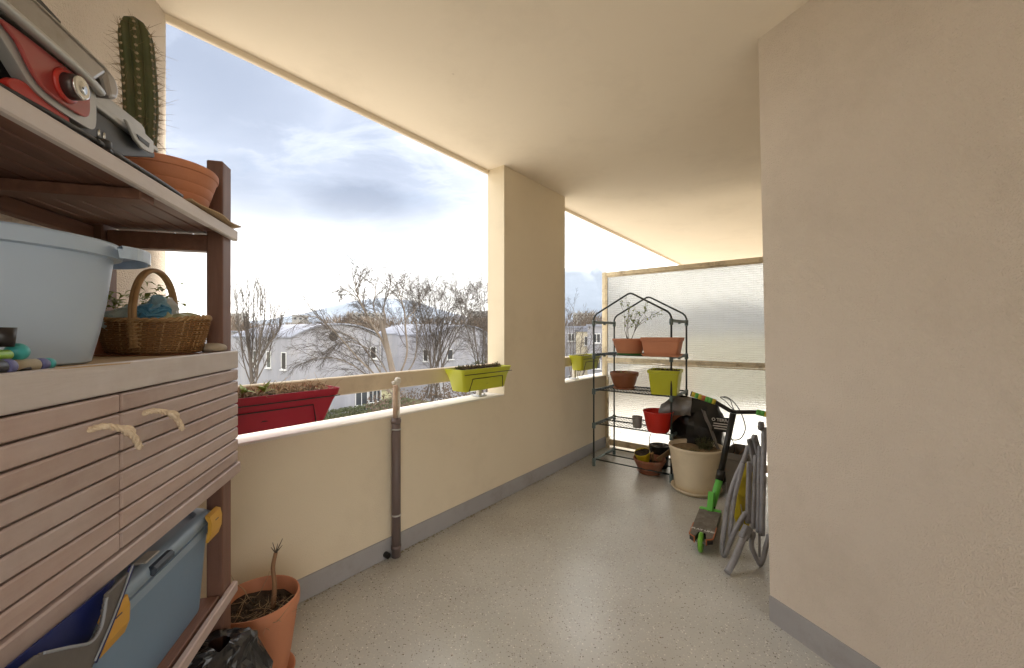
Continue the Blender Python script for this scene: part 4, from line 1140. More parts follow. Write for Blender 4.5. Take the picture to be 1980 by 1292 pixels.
# upper shelf: bleached front edge, slats, back edge
def slat_shelf(z_top, zb, front, n, ov=.0):
    sh = board('shelf_board', -.004, SW + .004, -.018, -.001, zb, z_top, front)
    b0, b1 = .006, SD - .004
    w = (b1 - b0) / n
    for k in range(n):
        y0 = b0 + k * w
        xs0 = PW + .003 if (y0 < PD or y0 + w > SD - PD) else .002
        board('slat', xs0, SW - xs0, y0 + .002, y0 + w - .002, z_top - .020, z_top - .002, 'stained_wood', su, .002)
    board('back_rail', PW + .002, SW - PW - .002, SD - .026, SD - .006, zb - .03, z_top - .024, 'stained_wood')
    for x in (SW * .36, SW * .68):
        board('cross_batten', x, x + .05, .004, SD - .03, z_top - .046, z_top - .022, 'stained_wood')
slat_shelf(1.613, 1.580, 'bleached_wood', 7)
# cabinet
board('cabinet_top_rail', -.004, SW + .004, -.019, -.001, 1.170, 1.2265, 'bleached_wood')
n = 6
for k in range(n):
    w = (SD - .006) / n; y0 = .003 + k * w
    xs0 = PW + .003 if (y0 < PD or y0 + w > SD - PD) else .002
    board('top_slat', xs0, SW - xs0, y0 + .001, y0 + w - .001, 1.198, 1.2185, 'weathered_wood', su, .002)
board('cabinet_bottom_rail', -.004, SW + .004, -.026, -.001, .833, .868, 'weathered_wood')
board('cabinet_floor', .004, SW - .004, .002, SD - .002, .846, .860, 'stained_wood')
board('cabinet_back', PW + .002, SW - PW - .002, SD - .012, SD - .004, .862, 1.19, 'stained_wood')
for x in (.002, SW - .016):
    board('cabinet_side', x, x + .014, PD + .002, SD - PD - .002, .862, 1.19, 'stained_wood')
SPLIT = .560
mat('rope', (0.78, 0.66, 0.50), rough=.9, color2=(0.64, 0.51, 0.37), vscale=60, bump=.6, bscale=220)
for x0, x1, hx, sgn in ((.0, SPLIT - .002, .492, 1), (SPLIT + .002, SW, .640, 1)):
    dr = board('door', x0 + .02, x1 - .02, .0005, .012, .874, 1.163, 'stained_wood')
    dc = Vector(dr.location)
    for k in range(8):
        z0 = .8705 + k * .03735
        m = MB(); m.box((0, 0, 0), (x1 - x0, .019, .0335), bev=.003); o = m.build('slat', 'weathered_wood', dr); o.location = Vector(((x0 + x1) / 2, YS * -.0105, z0 + .0175)) - dc
    # rope pull: out of a hole, knot, dangling end
    m = MB(); q = Vector((hx, YS * -.018, 1.117))
    ln = .075
    pts = [q + Vector((.004, YS * .02, .004)), q, q + Vector((-.008, YS * -.016, .003)), q + Vector((-.020, YS * -.030, -.003)), q + Vector((-.032, YS * -.038, -.012)), q + Vector((-.042, YS * -.044, -.028)), q + Vector((-.050, YS * -.047, -.048))]
    cl0 = [p - dc for p in bez(pts, 8)]
    for st_ in range(3):                       # three twisted strands
        sp_ = []
        for i_, p_ in enumerate(cl0):
            tg_ = (cl0[min(i_ + 1, len(cl0) - 1)] - cl0[max(i_ - 1, 0)]).normalized(); u_ = tg_.cross(Vector((0, 0, 1))).normalized(); w_ = tg_.cross(u_)
            a_ = 2 * PI * st_ / 3 + i_ * .55
            sp_.append(p_ + (u_ * math.cos(a_) + w_ * math.sin(a_)) * .0030)
        m.tube(sp_, .0032, 7)
    kc = pts[4]
    kn = [kc + Vector((.007 * math.cos(a), YS * .006 * math.sin(a), .005 * math.sin(a) + .006 * math.cos(a))) for a in [2 * PI * i / 14 for i in range(14)]]
    m.tube([p - dc for p in kn], .0044, 8, closed=True)
    kn = [kc + Vector((-.003 + .004 * math.sin(a), YS * .007 * math.cos(a), .007 * math.sin(a))) for a in [2 * PI * i / 12 for i in range(12)]]
    m.tube([p - dc for p in kn], .0042, 8, closed=True)
    m.build('rope_pull', 'rope', dr)
# lower shelf
slat_shelf(.482, .448, 'weathered_wood', 4)
board('foot_rail', PW + .002, SW - PW - .002, SD - .03, SD - .008, .09, .13, 'stained_wood')

ZC = 1.2195          # cabinet top
ZU = 1.6145          # upper shelf top
ZL = .4815           # lower shelf top

# ---------------- things on the cabinet
mat('cardboard', (0.52, 0.38, 0.23), rough=.85, color2=(0.45, 0.32, 0.19), vscale=12, bump=.1)
def sheet(label, a0, a1, b0, b1, z, curl, name='cardboard_sheet', cat='cardboard'):
    t = thing(name, label, cat, F((a0 + a1) / 2, (b0 + b1) / 2, z), SROT)
    g = MB(); nx, ny = 24, 8; vs = []; fs = []
    for top in (0, 1):
        for j in range(ny + 1):
            for i in range(nx + 1):
                u, v = i / nx, j / ny
                x = (a0 - a1) / 2 + (a1 - a0) * u; y = (b0 - b1) / 2 + (b1 - b0) * v
                x += .01 * math.sin(7 * v + 2); y += .006 * math.sin(9 * u)
                vs.append((x, YS * y, curl(u, v) + top * .0025))
    N = (nx + 1) * (ny + 1)
    for j in range(ny):
        for i in range(nx):
            a = j * (nx + 1) + i; fs += [(a, a + 1, a + nx + 2, a + nx + 1), (N + a, N + a + nx + 1, N + a + nx + 2, N + a + 1)]
    for i in range(nx): fs += [(i, N + i, N + i + 1, i + 1), (ny * (nx + 1) + i, ny * (nx + 1) + i + 1, N + ny * (nx + 1) + i + 1, N + ny * (nx + 1) + i)]
    for j in range(ny): a = j * (nx + 1); b = a + nx + 1; fs += [(a, b, N + b, N + a), (a + nx, N + a + nx, N + b + nx, b + nx)]
    g.add(vs, fs, True); g.build('sheet', 'cardboard', t, autosmooth=40, recalc=True); return t
sheet('brown cardboard sheet lying on top of the cabinet under the bucket and basket', .075, 1.05, -.014, .30, ZC, lambda u, v: max(0, .007 - .05 * v) * (1 + .6 * math.sin(13 * u)) * .4)
sheet('curled piece of brown cardboard sticking out over the end of the upper shelf', -.012, .30, -.028, .10, ZU, lambda u, v: .002 + .010 * (1 - v) ** 2 * (1 - u), 'cardboard_sheet')

# pale blue bucket with a handle lip
mat('blue_plastic', (0.44, 0.545, 0.68), rough=.3, color2=(0.40, 0.50, 0.64), vscale=2.5, subsurf=.05)
def frustum_thing(): pass
bq = F(.565, .178, ZC + .003)
t = thing('bucket', 'large pale blue plastic tub with a wide carrying lip on the cabinet', 'bucket', bq, R(55))
m = MB(); N = 48
def oval(r, z, k=.84): return [(r * math.cos(2 * PI * i / N), k * r * math.sin(2 * PI * i / N), z) for i in range(N)]
TS = 1.22
m.loft([oval(.128, 0), oval(.134, .004), oval(.146, .05 * TS), oval(.156, .10 * TS), oval(.163, .15 * TS), oval(.166, .168 * TS), oval(.178, .170 * TS), oval(.180, .176 * TS), oval(.180, .190 * TS), oval(.176, .193 * TS), oval(.168, .193 * TS), oval(.163, .186 * TS), oval(.158, .15 * TS), oval(.142, .05 * TS), oval(.126, .008)], True, True)
m.build('body', 'blue_plastic', t, autosmooth=40)
for sgn in (-1, 1):
    m = MB(); zl = .187 * TS
    ring = [(sgn * (.160 + .062 * math.sin(PI * i / 16)), .105 * math.cos(PI * i / 16), zl) for i in range(17)]
    inner = [(sgn * (.158 + .034 * math.sin(PI * i / 16)), .075 * math.cos(PI * i / 16), zl) for i in range(17)]
    m.loft([ring, [(x * 1.005, y, z - .004) for x, y, z in ring], [(x, y, z - .024) for x, y, z in ring], [(x - sgn * .004, y, z - .024) for x, y, z in ring], [(x - sgn * .006, y, z - .007) for x, y, z in ring],
            [(x, y, z - .007) for x, y, z in inner], inner, ring], False, False, closed_ring=False)
    m.build('handle_lip', 'blue_plastic', t, recalc=True)

# toy pieces in front of the tub
mat('toy_black', (0.012, 0.009, 0.011), rough=.35, var=.1); mat('toy_lime', (0.28, 0.55, 0.05), rough=.35, var=.05)
mat('toy_teal', (0.055, 0.42, 0.44), rough=.35, var=.05); mat('toy_violet', (0.14, 0.15, 0.36), rough=.4, var=.05); mat('toy_beige', (0.47, 0.42, 0.32), rough=.5, var=.06)
def cyl_between(name, mt, parent, p, q, r, r2=None, n=20):
    m = MB(); p, q = Vector(p), Vector(q); r2 = r if r2 is None else r2
    d = (q - p).normalized(); e = min(.004, r * .3)
    m.tube([p, p + d * e * .3, p + d * e, q - d * e, q - d * e * .3, q], [r - e, r - e * .3, r, r2, r2 - e * .3, r2 - e], n)
    return m.build(name, mt, parent)
def cpt(px, a_front_b, z):
    """point above the front of the cabinet at pixel column px, b metres behind the front, height z"""
    r = (px - CX) / FPX
    # solve O.x - Uf.x*a - cosSU*b = r*(O.y - Uf.y*a + sinSU*b)
    b = a_front_b
    A = -Uf.x + r * Uf.y; B = r * (O5.y + math.sin(SU) * b) - (O5.x - math.cos(SU) * b)
    a = B / A
    return F(a, b, z)
r_ = .0095
base = cpt(60, .012, ZC + .003); tz = thing('toy_tube', 'beige toy tube with violet and teal cap lying in front of the blue tub', 'toy', base)
p0, p1, p2, p3 = cpt(22, .02, r_ + .0005), cpt(72, .012, r_ + .0005), cpt(86, .012, r_ + .0005), cpt(98, .012, r_ + .0005)
w = base.copy(); w.z = 0
cyl_between('barrel', 'toy_beige', tz, p0 - w, p1 - w, r_); cyl_between('cap', 'toy_violet', tz, p1 - w, p2 - w, r_ * 1.03); cyl_between('tip', 'toy_teal', tz, p2 - w, p3 - w, r_ * .98)
m = MB(); m.tube([p0 + Vector((.0, -.012, -.004)) - w, p0.lerp(p1, .7) + Vector((.008, -.006, -.005)) - w], .0035, 8); m.build('clip', 'toy_black', tz)
base = cpt(20, .006, ZC + .003); tz = thing('toy_tube', 'black toy tube with violet end lying at the left edge of the cabinet top', 'toy', base)
w = base.copy(); w.z = 0; p0, p1, p2 = cpt(-60, .004, .0115), cpt(2, .004, .0115), cpt(20, .004, .0115)
cyl_between('barrel', 'toy_black', tz, p0 - w, p1 - w, .0108); cyl_between('cap', 'toy_violet', tz, p1 - w, p2 - w, .0112)
base = cpt(12, .018, ZC + .022); tz = thing('toy_tube', 'lime green toy tube with teal ball end resting on the other tubes', 'toy', base)
w = base.copy(); w.z = 0; p0, p1, p2 = cpt(-50, .012, .0305), cpt(16, .014, .0305), cpt(22, .014, .0305)
w2 = base.copy(); w2.z = .0
cyl_between('barrel', 'toy_lime', tz, p0 - w + Vector((0, 0, -.022)), p1 - w + Vector((0, 0, -.022)), .0075)
m = MB(); c = cpt(33, .022, 0) - w + Vector((0, 0, .0115)); m.lathe([(0.0135 * math.sin(PI * i / 10), -.0135 * math.cos(PI * i / 10)) for i in range(11)], 20, c); m.build('ball', 'toy_teal', tz)
base = cpt(6, .02, ZC + .042); tz = thing('toy_cup', 'small black cone shaped cup standing on the lime toy tube', 'toy', base)
m = MB(); m.lathe([(0, 0), (.011, 0), (.0135, .028), (0, .028)], 18); m.build('shell', 'toy_black', tz)

# wicker basket filled with plastic bags
mat('wicker', (0.30, 0.155, 0.055), rough=.55, color2=(0.20, 0.09, 0.03), vscale=18, bump=.2)
mat('wicker_pale', (0.44, 0.28, 0.13), rough=.55, color2=(0.34, 0.19, 0.08), vscale=18)
bq = F(.130, .140, ZC + .0065)
bk_ = thing('wicker_basket', 'oval wicker basket with arched handle stuffed with plastic bags', 'basket', bq, R(8))
BA, BB, BH = .128, .083, .088
def bsurf(t_, z, off=0.0):
    q = z / BH; k = .80 + .20 * q ** .7
    kb = 1.0 + .04 * math.sin(2 * t_)
    return Vector(((BA * k * kb + off) * math.cos(t_), (BB * k + off) * math.sin(t_), z + .012 * (abs(math.cos(t_)) ** 4) * q))
NS = 46
weave = bk_
rows = 15
for j in range(rows):
    z = .006 + BH * .90 * j / (rows - 1)
    pts = [bsurf(2 * PI * i / (NS * 2), z, .0032 * math.cos(PI * i + PI * j)) for i in range(NS * 2)]
    m = MB(); m.tube(pts, .0031, 5, closed=True); m.build('weaver', 'wicker', weave)
for i in range(NS):
    a = 2 * PI * i / NS
    m = MB(); m.tube([bsurf(a + .10 * q - .12, BH * q + .002, .001) for q in (0, .25, .5, .75, 1.0)], .0024, 5); o = m.build('stake', 'wicker_pale' if i % 3 == 0 else 'wicker', weave)
m = MB()
for ph in (0, PI):
    m.tube([bsurf(2 * PI * i / 120, BH + .002 + .004 * math.sin(2 * PI * i / 6 + ph), .004 * math.cos(2 * PI * i / 6 + ph)) for i in range(120)], .0040, 6, closed=True)
m.build('rim', 'wicker_pale', bk_)
m = MB(); m.loft([[(BA * .8 * math.cos(2 * PI * i / 36), BB * .8 * math.sin(2 * PI * i / 36), z) for i in range(36)] for z in (.001, .006)], True, True); m.build('base', 'wicker', bk_)
hp = [(0, BB * math.cos(PI * i / 20) * 1.0, BH * .55 + (.232 - BH * .55) * (math.sin(PI * i / 20) ** .62)) for i in range(21)]
hp[0] = (0, BB * .93, .02); hp[-1] = (0, -BB * .93, .02)
m = MB()
for ox in (-.0036, .0036): m.tube([Vector(p_) + Vector((ox, 0, 0)) for p_ in bez(hp, 3)], .0062, 8)
m.build('handle', 'wicker_pale', bk_)
m = MB()
for sy in (-1, 1):
    for k in range(7):
        z = .018 + k * .010; c = bsurf(sy * PI / 2, z, .004)
        m.tube([c + Vector((-.016, -sy * .005, -.003)), c + Vector((-.006, sy * .0035, 0)), c + Vector((.006, sy * .0035, .001)), c + Vector((.016, -sy * .005, .004))], .0024, 5)
m.build('handle_binding', 'wicker_pale', bk_)
def plastic(name, c, tr=.35):
    m = bpy.data.materials.new(name); m.use_nodes = True; nt = m.node_tree; n_ = nt.nodes; l = nt.links; b = n_['Principled BSDF']
    b.inputs['Base Color'].default_value = (*c, 1); b.inputs['Roughness'].default_value = .32
    nz = n_.new('ShaderNodeTexNoise'); nz.inputs['Scale'].default_value = 30; mr = n_.new('ShaderNodeMapRange'); l.new(nz.outputs[0], mr.inputs[0]); mr.inputs[3].default_value = .25; mr.inputs[4].default_value = .45; l.new(mr.outputs[0], b.inputs['Roughness'])
    tl = n_.new('ShaderNodeBsdfTranslucent'); tl.inputs[0].default_value = (*c, 1)
    ms = n_.new('ShaderNodeMixShader'); ms.inputs[0].default_value = tr; l.new(b.outputs[0], ms.inputs[1]); l.new(tl.outputs[0], ms.inputs[2]); l.new(ms.outputs[0], n_['Material Output'].inputs[0]); MATS[name] = m
plastic('bag_blue', (0.14, 0.40, 0.62)); plastic('bag_sky', (0.36, 0.58, 0.70)); plastic('bag_white', (0.72, 0.72, 0.70)); plastic('bag_pale', (0.55, 0.66, 0.66)); plastic('bag_yellow', (0.62, 0.60, 0.36))
def bagblob(label, a, b, z, rx, ry, rz_, mt, seed):
    t = thing('plastic_bag', label, 'bag', F(a, b, z), SROT, 'plastic bags stuffed in the basket')
    crumple('bag', mt, t, 26, 16, lambda u, v: (rx * math.sin(PI * (.02 + .96 * v)) * math.cos(2 * PI * u), ry * math.sin(PI * (.02 + .96 * v)) * math.sin(2 * PI * u), rz_ - rz_ * math.cos(PI * (.02 + .96 * v))), .019, 24, seed)
zb = ZC + .058
bagblob('pale aqua plastic bag bulging at the left end of the basket', .145, .205, zb, .042, .045, .036, 'bag_pale', 1.1)
bagblob('bright blue crumpled plastic bag in the middle of the basket', .135, .150, zb + .004, .050, .050, .045, 'bag_blue', 2.3)
bagblob('sky blue plastic bag piled on top behind the basket handle', .115, .150, zb + .035, .034, .034, .034, 'bag_sky', 3.9)
bagblob('white crumpled plastic bag behind the blue bags in the basket', .095, .135, zb + .02, .032, .03, .044, 'bag_white', 4.7)
bagblob('pale yellow plastic bag at the right end of the basket', .125, .075, zb, .045, .045, .032, 'bag_yellow', 5.1)
# clay pot with a leafy plant behind the basket
pq = F(.100, .292, ZC + .003)
t = pot('flower_pot', 'terracotta pot with leafy plant tucked behind the wicker basket', pq, .036, .047, .118, 'terracotta', rim=.022, fill=.9)
m = MB(); g = random.Random(4)
for i in range(60):
    c = Vector((g.uniform(-.03, .16) * -1 if False else g.gauss(0, .03), g.gauss(0, .02), .12 + abs(g.gauss(.02, .02))))
    leaf(m, c, (g.gauss(0, 1), g.gauss(0, 1), g.uniform(.1, .9)), .035, .014)
m.build('leaves', 'leaf_green', t)
pq = F(.034, .190, ZC + .003)
t = pot('flower_pot', 'small clay pot with bright green leaves behind the right half of the basket', pq, .027, .033, .085, 'terracotta_old', rim=.016, fill=.9)
m = MB(); mm = MB()
for i in range(90):
    c = Vector((g.gauss(.0, .028), g.gauss(0, .04), .12 + abs(g.gauss(.03, .025)))); leaf(m, c, (g.gauss(0, 1), g.gauss(0, 1), g.uniform(-.1, .9)), .032, .013)
for i in range(10): mm.tube([(g.gauss(0, .01), g.gauss(0, .01), .07), (g.gauss(0, .03), g.gauss(0, .03), .13)], .0015, 4)
m.build('leaves', 'leaf_green', t); mm.build('stems', 'leaf_dark', t)
# pebble-like clay disc at the cabinet end
t = thing('stone', 'smooth flat beige stone lying at the right end of the cabinet top', 'stone', F(.062, .025, ZC + .0175), SROT + R(15))
m = MB(); m.lathe([(.045 * math.sin(PI * i / 12) ** .8, -.016 * math.cos(PI * i / 12)) for i in range(13)], 28, sx=1.25, sy=.8, wob=.04); m.build('body', mat('pebble', (0.40, 0.33, 0.24), rough=.75, var=.08, vscale=14, bump=.1), t)
t = thing('saucer', 'brown clay saucer under the wicker basket', 'saucer', F(.130, .140, ZC + .003), R(20))
m = MB(); m.lathe([(0, 0), (.125, 0), (.14, .0026), (.138, .0028), (0, .0026)], 36, sx=1.0, sy=.72); m.build('dish', 'terracotta_brown', t)

# ---------------- things on the upper shelf
cq = F(.145, .105, ZU + .004)
t = pot('cactus_pot', 'tall spiny cactus in a wide terracotta bowl on the upper shelf', cq, .080, .118, .126, 'terracotta', rim=.022, rimw=.004, bands=4, fill=.85, cat='plant')
mat('cactus_skin', (0.050, 0.062, 0.016), rough=.6, color2=(0.085, 0.085, 0.028), vscale=14, bump=.15, dirt=(0.11, 0.07, 0.025), dirt_amt=.5, dirt_scale=9)
mat('spine', (0.36, 0.24, 0.12), rough=.6, var=.2, vscale=40); mat('areole', (0.50, 0.40, 0.27), rough=.9, var=.1, vscale=60)
wl_ = Matrix.Rotation(0, 3, 'Z'); n_r = 7
cb_ = F(.13, .175, ZU) - cq; cb_.z = .095
CH = .455
def cact(t_, q, off=0.0):
    """ribbed column, waist near the base, leaning a little"""
    rib = abs(math.cos(n_r * t_ / 2)) ** .8
    prof = .0375 * (0.72 + .28 * min(1, q / .45)) * (1 if q < .86 else math.sqrt(max(0, 1 - ((q - .86) / .14) ** 2)))
    if q < .12: prof *= .82 + .18 * (q / .12)
    r = prof * (.70 + .34 * rib) + off
    cx_ = cb_.x - .018 * math.sin(q * PI * .9) * 0 - .02 * q; cy_ = cb_.y + .012 * math.sin(q * 3)
    return Vector((cx_ + r * math.cos(t_), cy_ + r * math.sin(t_), cb_.z + CH * q))
m = MB(); NA = 84; NQ = 30
rings = [[cact(2 * PI * i / NA, min(.999, j / NQ)) for i in range(NA)] for j in range(NQ + 1)]
m.loft(rings, True, True); m.build('stem', 'cactus_skin', t)
ar = MB(); sp = MB(); g = random.Random(15)
for k in range(n_r):
    a = 2 * PI * k / n_r
    for j in range(19):
        q = .08 + .90 * j / 19; c = cact(a, q, .0005); nrm = Vector((math.cos(a), math.sin(a), .15 + (.8 if q > .9 else 0))).normalized()
        ar.lathe([(.0, -.003), (.0042, 0), (.003, .002), (0, .003)], 7, c, nrm.to_track_quat('Z', 'Y').to_matrix())
        for w in range(4):
            d = (nrm + Vector((g.gauss(0, .45), g.gauss(0, .45), g.gauss(0, .45)))).normalized(); L = g.uniform(.008, .024) if w else g.choice((.03, .04, .055, .035))
            sp.tube([c, c + d * L], [.0006, .0002], 3, cap=False)
ar.build('areoles', 'areole', t); sp.build('spines', 'spine', t)

# electric table grill, lid closed, with its cable and plug
mat('grill_red', (0.36, 0.055, 0.05), rough=.32, var=.05, vscale=3, coat=.3); mat('grill_red_bright', (0.45, 0.03, 0.02), rough=.35, var=.05)
mat('grill_steel', (0.34, 0.32, 0.30), rough=.35, var=.1, metal=.75, vscale=6, dirt=(0.16, 0.12, 0.08), dirt_amt=.4, dirt_scale=9)
mat('grill_silver', (0.44, 0.44, 0.43), rough=.4, var=.06, metal=.4, vscale=8)
mat('grill_dark', (0.035, 0.035, 0.036), rough=.4, var=.1, metal=.3)
mat('knob_dark', (0.05, 0.028, 0.026), rough=.3, var=.1); mat('chrome', (0.62, 0.62, 0.60), rough=.2, var=.05, metal=.9)
G0 = F(.30, .0, ZU + .002)
gr_ = thing('table_grill', 'red and silver electric table grill with big dial on the upper shelf', 'grill', G0, SROT)
GL = .50
def gl(a, b, z): return Vector((a - .30, YS * b, z))
def gprof(name, mt, outline, b0, b1, bev=.006, parent=gr_):
    """side profile pushed back across the shelf, edges rounded"""
    m = MB(); m.extrude([gl(a, b0, z) for a, z in outline], (0, YS * (b1 - b0), 0)); o = m.build(name, mt, parent, recalc=True)
    if bev:
        bm_ = o.modifiers.new('bevel', 'BEVEL'); bm_.width = bev; bm_.segments = 3; bm_.limit_method = 'ANGLE'; bm_.angle_limit = R(25)
    return o
gprof('pan', 'grill_dark', [(.382, .068), (.384, .080), (.90, .080), (.90, .012), (.56, .006), (.53, .010)], .014, .30, .004)
gprof('rim', 'grill_silver', [(.380, .081), (.384, .092), (.90, .094), (.90, .082)], .008, .305, .003)
gprof('hot_plate', 'grill_silver', [(.392, .094), (.404, .126), (.416, .130), (.90, .130), (.90, .096)], .022, .29, .006)
gprof('lid', 'grill_steel', [(.588, .1325), (.575, .100), (.552, .108), (.546, .128), (.556, .148), (.585, .157), (.95, .172), (.95, .104), (.62, .098)], -.012, .30, .009)
m = MB(); m.tube(bez([gl(.600, -.012, .097), gl(.640, -.020, .096), (gl(.70, -.022, .099)), gl(.95, -.022, .106)], 5), .0075, 8); m.build('lid_bar', 'grill_silver', gr_)
m = MB(); m.seg(gl(.655, .02, .170), gl(.72, .02, .180), .03, .02, bev=.006); m.build('lid_handle', 'grill_dark', gr_)
def fascia(name, mt, outline, y0, th, parent=gr_, bev=.002):
    m = MB(); m.extrude([gl(a, y0, z) for a, z in outline], (0, -YS * th, 0)); o = m.build(name, mt, parent, recalc=True)
    bm_ = o.modifiers.new('bevel', 'BEVEL'); bm_.width = bev; bm_.segments = 2; bm_.limit_method = 'ANGLE'; bm_.angle_limit = R(40)
    return o
sm_ = lambda pts: [(p_.x, p_.z) for p_ in bez([(a, 0, z) for a, z in pts], 6)]
fascia('skirt', 'grill_silver', sm_([(.603, .080), (.603, .040), (.612, .024), (.640, .020), (.70, .021), (.735, .030), (.765, .055), (.80, .080), (.86, .092), (.70, .095), (.615, .095), (.603, .080)])[:-1], .010, .018)
fa = fascia('control_panel', 'grill_red', sm_([(.628, .078), (.628, .046), (.638, .033), (.665, .030), (.705, .031), (.728, .038), (.746, .054), (.762, .073), (.785, .089), (.70, .092), (.640, .090), (.628, .078)])[:-1], -.0085, .006)
fascia('lower_trim', 'grill_red_bright', sm_([(.655, .010), (.662, .026), (.70, .028), (.745, .030), (.765, .014), (.74, .004), (.69, .004), (.655, .010)])[:-1], .006, .010)
kc = gl(.682, -.0145, .060)
MX = Matrix.Rotation(R(90 * YS), 3, 'X')
m = MB(); m.lathe([(0, .0), (.0245, .0), (.0255, .002), (.022, .005), (.0, .005)], 32, kc, MX); m.build('dial_recess', 'grill_red_bright', fa)
m = MB(); m.lathe([(0, .0), (.020, .0), (.0185, .013), (.016, .016), (0, .016)], 32, kc + Vector((0, -YS * .004, 0)), MX); kn_ = m.build('dial', 'knob_dark', fa)
m = MB(); m.lathe([(.0155, .0), (.0175, .001), (.0175, .003), (.0150, .004)], 32, kc + Vector((0, -YS * .019, 0)), MX); m.build('dial_ring', 'chrome', kn_)
m = MB(); m.lathe([(0, .0), (.0105, .0), (.0100, .003), (0, .0035)], 24, kc + Vector((0, -YS * .020, 0)), MX); m.build('dial_cap', 'chrome', kn_)
m = MB(); m.lathe([(0, .0), (.0020, .0), (0, .001)], 10, kc + Vector((0, -YS * .0237, 0)), MX); m.build('dial_dot', 'knob_dark', kn_)
fascia('latch_plate', 'grill_silver', [(.510, .094), (.480, .066), (.455, .058), (.420, .063), (.414, .070), (.416, .092), (.45, .096)], .006, .006)
fascia('latch_slot', 'grill_dark', [(.478, .080), (.470, .072), (.436, .070), (.434, .080)], -.0003, .0012, bev=.0004)
for a in (.56, .86):
    for b in (.05, .25):
        m = MB(); m.lathe([(0, 0), (.016, 0), (.014, .012), (0, .012)], 14, gl(a, b, -.001)); m.build('foot', 'grill_dark', gr_)
# cable with two-pin plug
cbt = thing('power_cable', 'dark power cable with metal pinned plug lying under the grill', 'cable', F(.28, .0, ZU + .003), SROT)
def cl_(a, b, z): return Vector((a - .28, YS * b, z))
m = MB(); m.tube(bez([cl_(.80, .004, .005), cl_(.70, -.006, .005), cl_(.62, -.010, .005), cl_(.60, -.012, .005), cl_(.50, .004, .005), cl_(.38, .002, .005), cl_(.325, .0, .005), cl_(.305, .006, .005), cl_(.32, .016, .005), cl_(.36, .016, .006), cl_(.40, .012, .007)], 6), .0042, 8); m.build('cord', 'grill_dark', cbt)
m = MB(); m.tube(bez([cl_(.572, -.004, .009), cl_(.545, -.006, .006), cl_(.48, -.008, .005), cl_(.40, -.008, .005), cl_(.31, -.004, .005)], 5), .0050, 8); m.build('cord', 'grill_dark', cbt)
m = MB(); m.lathe([(0, 0), (.011, 0), (.0145, .005), (.0145, .014), (.012, .016), (0, .016)], 20, cl_(.585, -.004, .001)); pg = m.build('plug', 'grill_dark', cbt)
for dx in (-.0095, .0095):
    m = MB(); m.tube([cl_(.585 + dx * .7, -.004, .017), cl_(.585 + dx * .7, -.004, .031), cl_(.585 + dx * .7, -.004, .033)], [.0024, .0024, .0014], 8); m.build('pin', 'chrome', pg)

# ---------------- things on the lower shelf and floor
mat('bin_blue', (0.18, 0.29, 0.43), rough=.4, var=.05, vscale=3, bump=.02); mat('bin_lid', (0.27, 0.37, 0.49), rough=.38, var=.06, vscale=3)
mat('latch_yellow', (0.66, 0.36, 0.05), rough=.4, var=.06); mat('bin_shadowline', (0.04, 0.06, 0.09), rough=.5, var=.05)
A0, A1, B0, B1 = .068, .70, .012, .325
sb = thing('storage_box', 'blue plastic storage box with grey blue lid and yellow clips', 'box', F((A0 + A1) / 2, (B0 + B1) / 2, ZL), SROT)
LX, LY = A1 - A0, B1 - B0
HB = .275
def rr2(L, W, r, z): return [Vector((x, y, z)) for x, y, _ in rrect(L, W, r, 0, 5)]
m = MB(); m.loft([rr2(LX * .88, LY * .86, .035, 0), rr2(LX * .89, LY * .875, .04, .008), rr2(LX * .955, LY * .945, .045, HB - .055)], True, True); m.build('body', 'bin_blue', sb, autosmooth=40)
m = MB(); m.loft([rr2(LX * .96, LY * .95, .045, HB - .056), rr2(LX * .99, LY * .985, .046, HB - .054), rr2(LX * .99, LY * .985, .046, HB - .034), rr2(LX * .96, LY * .95, .045, HB - .032)], True, True); m.build('rim', 'bin_lid', sb, autosmooth=40)
m = MB(); m.loft([rr2(LX * .985, LY * .98, .046, HB - .028), rr2(LX * 1.0, LY, .046, HB - .024), rr2(LX * 1.0, LY, .046, HB - .008), rr2(LX * .97, LY * .95, .05, HB + .002), rr2(LX * .90, LY * .84, .05, HB + .004), rr2(LX * .88, LY * .80, .05, HB - .004)], True, True); lid = m.build('lid', 'bin_lid', sb, autosmooth=40)
m = MB(); m.box((-.02, -YS * (LY / 2 - .005), HB - .012), (.085, .03, .022), bev=.006); m.build('grip_recess', 'bin_shadowline', lid)
m = MB(); m.box((-.02, -YS * (LY / 2 - .028), HB + .003), (.055, .026, .006), bev=.002); m.build('label_strip', 'print_white', lid)
for x in (-LX * .5 + .055, LX * .5 - .155):
    pts = []
    prof_ = [(-.004, HB + .006), (-.016, HB + .002), (-.020, HB - .018), (-.019, HB - .055), (-.011, HB - .078), (-.005, HB - .076), (-.010, HB - .050), (-.011, HB - .014), (-.004, HB - .002)]
    m = MB(); m.loft([[Vector((x + dx, -YS * (LY / 2 - p_[0] * 1.0), p_[1] * 1.0 + (0 if abs(dx) < .02 else (.006 if p_[1] < HB - .03 else 0)))) for p_ in prof_] for dx in (-.034, -.025, .025, .034)], True, False); o = m.build('clip', 'latch_yellow', sb, recalc=True)
    m = MB()
    for k in range(3): m.box((x, -YS * (LY / 2 + .0203 - .0012 * k), HB - .018 - .008 * k), (.018, .0012, .0022))
    m.build('clip_ridges', 'bin_shadowline', o)
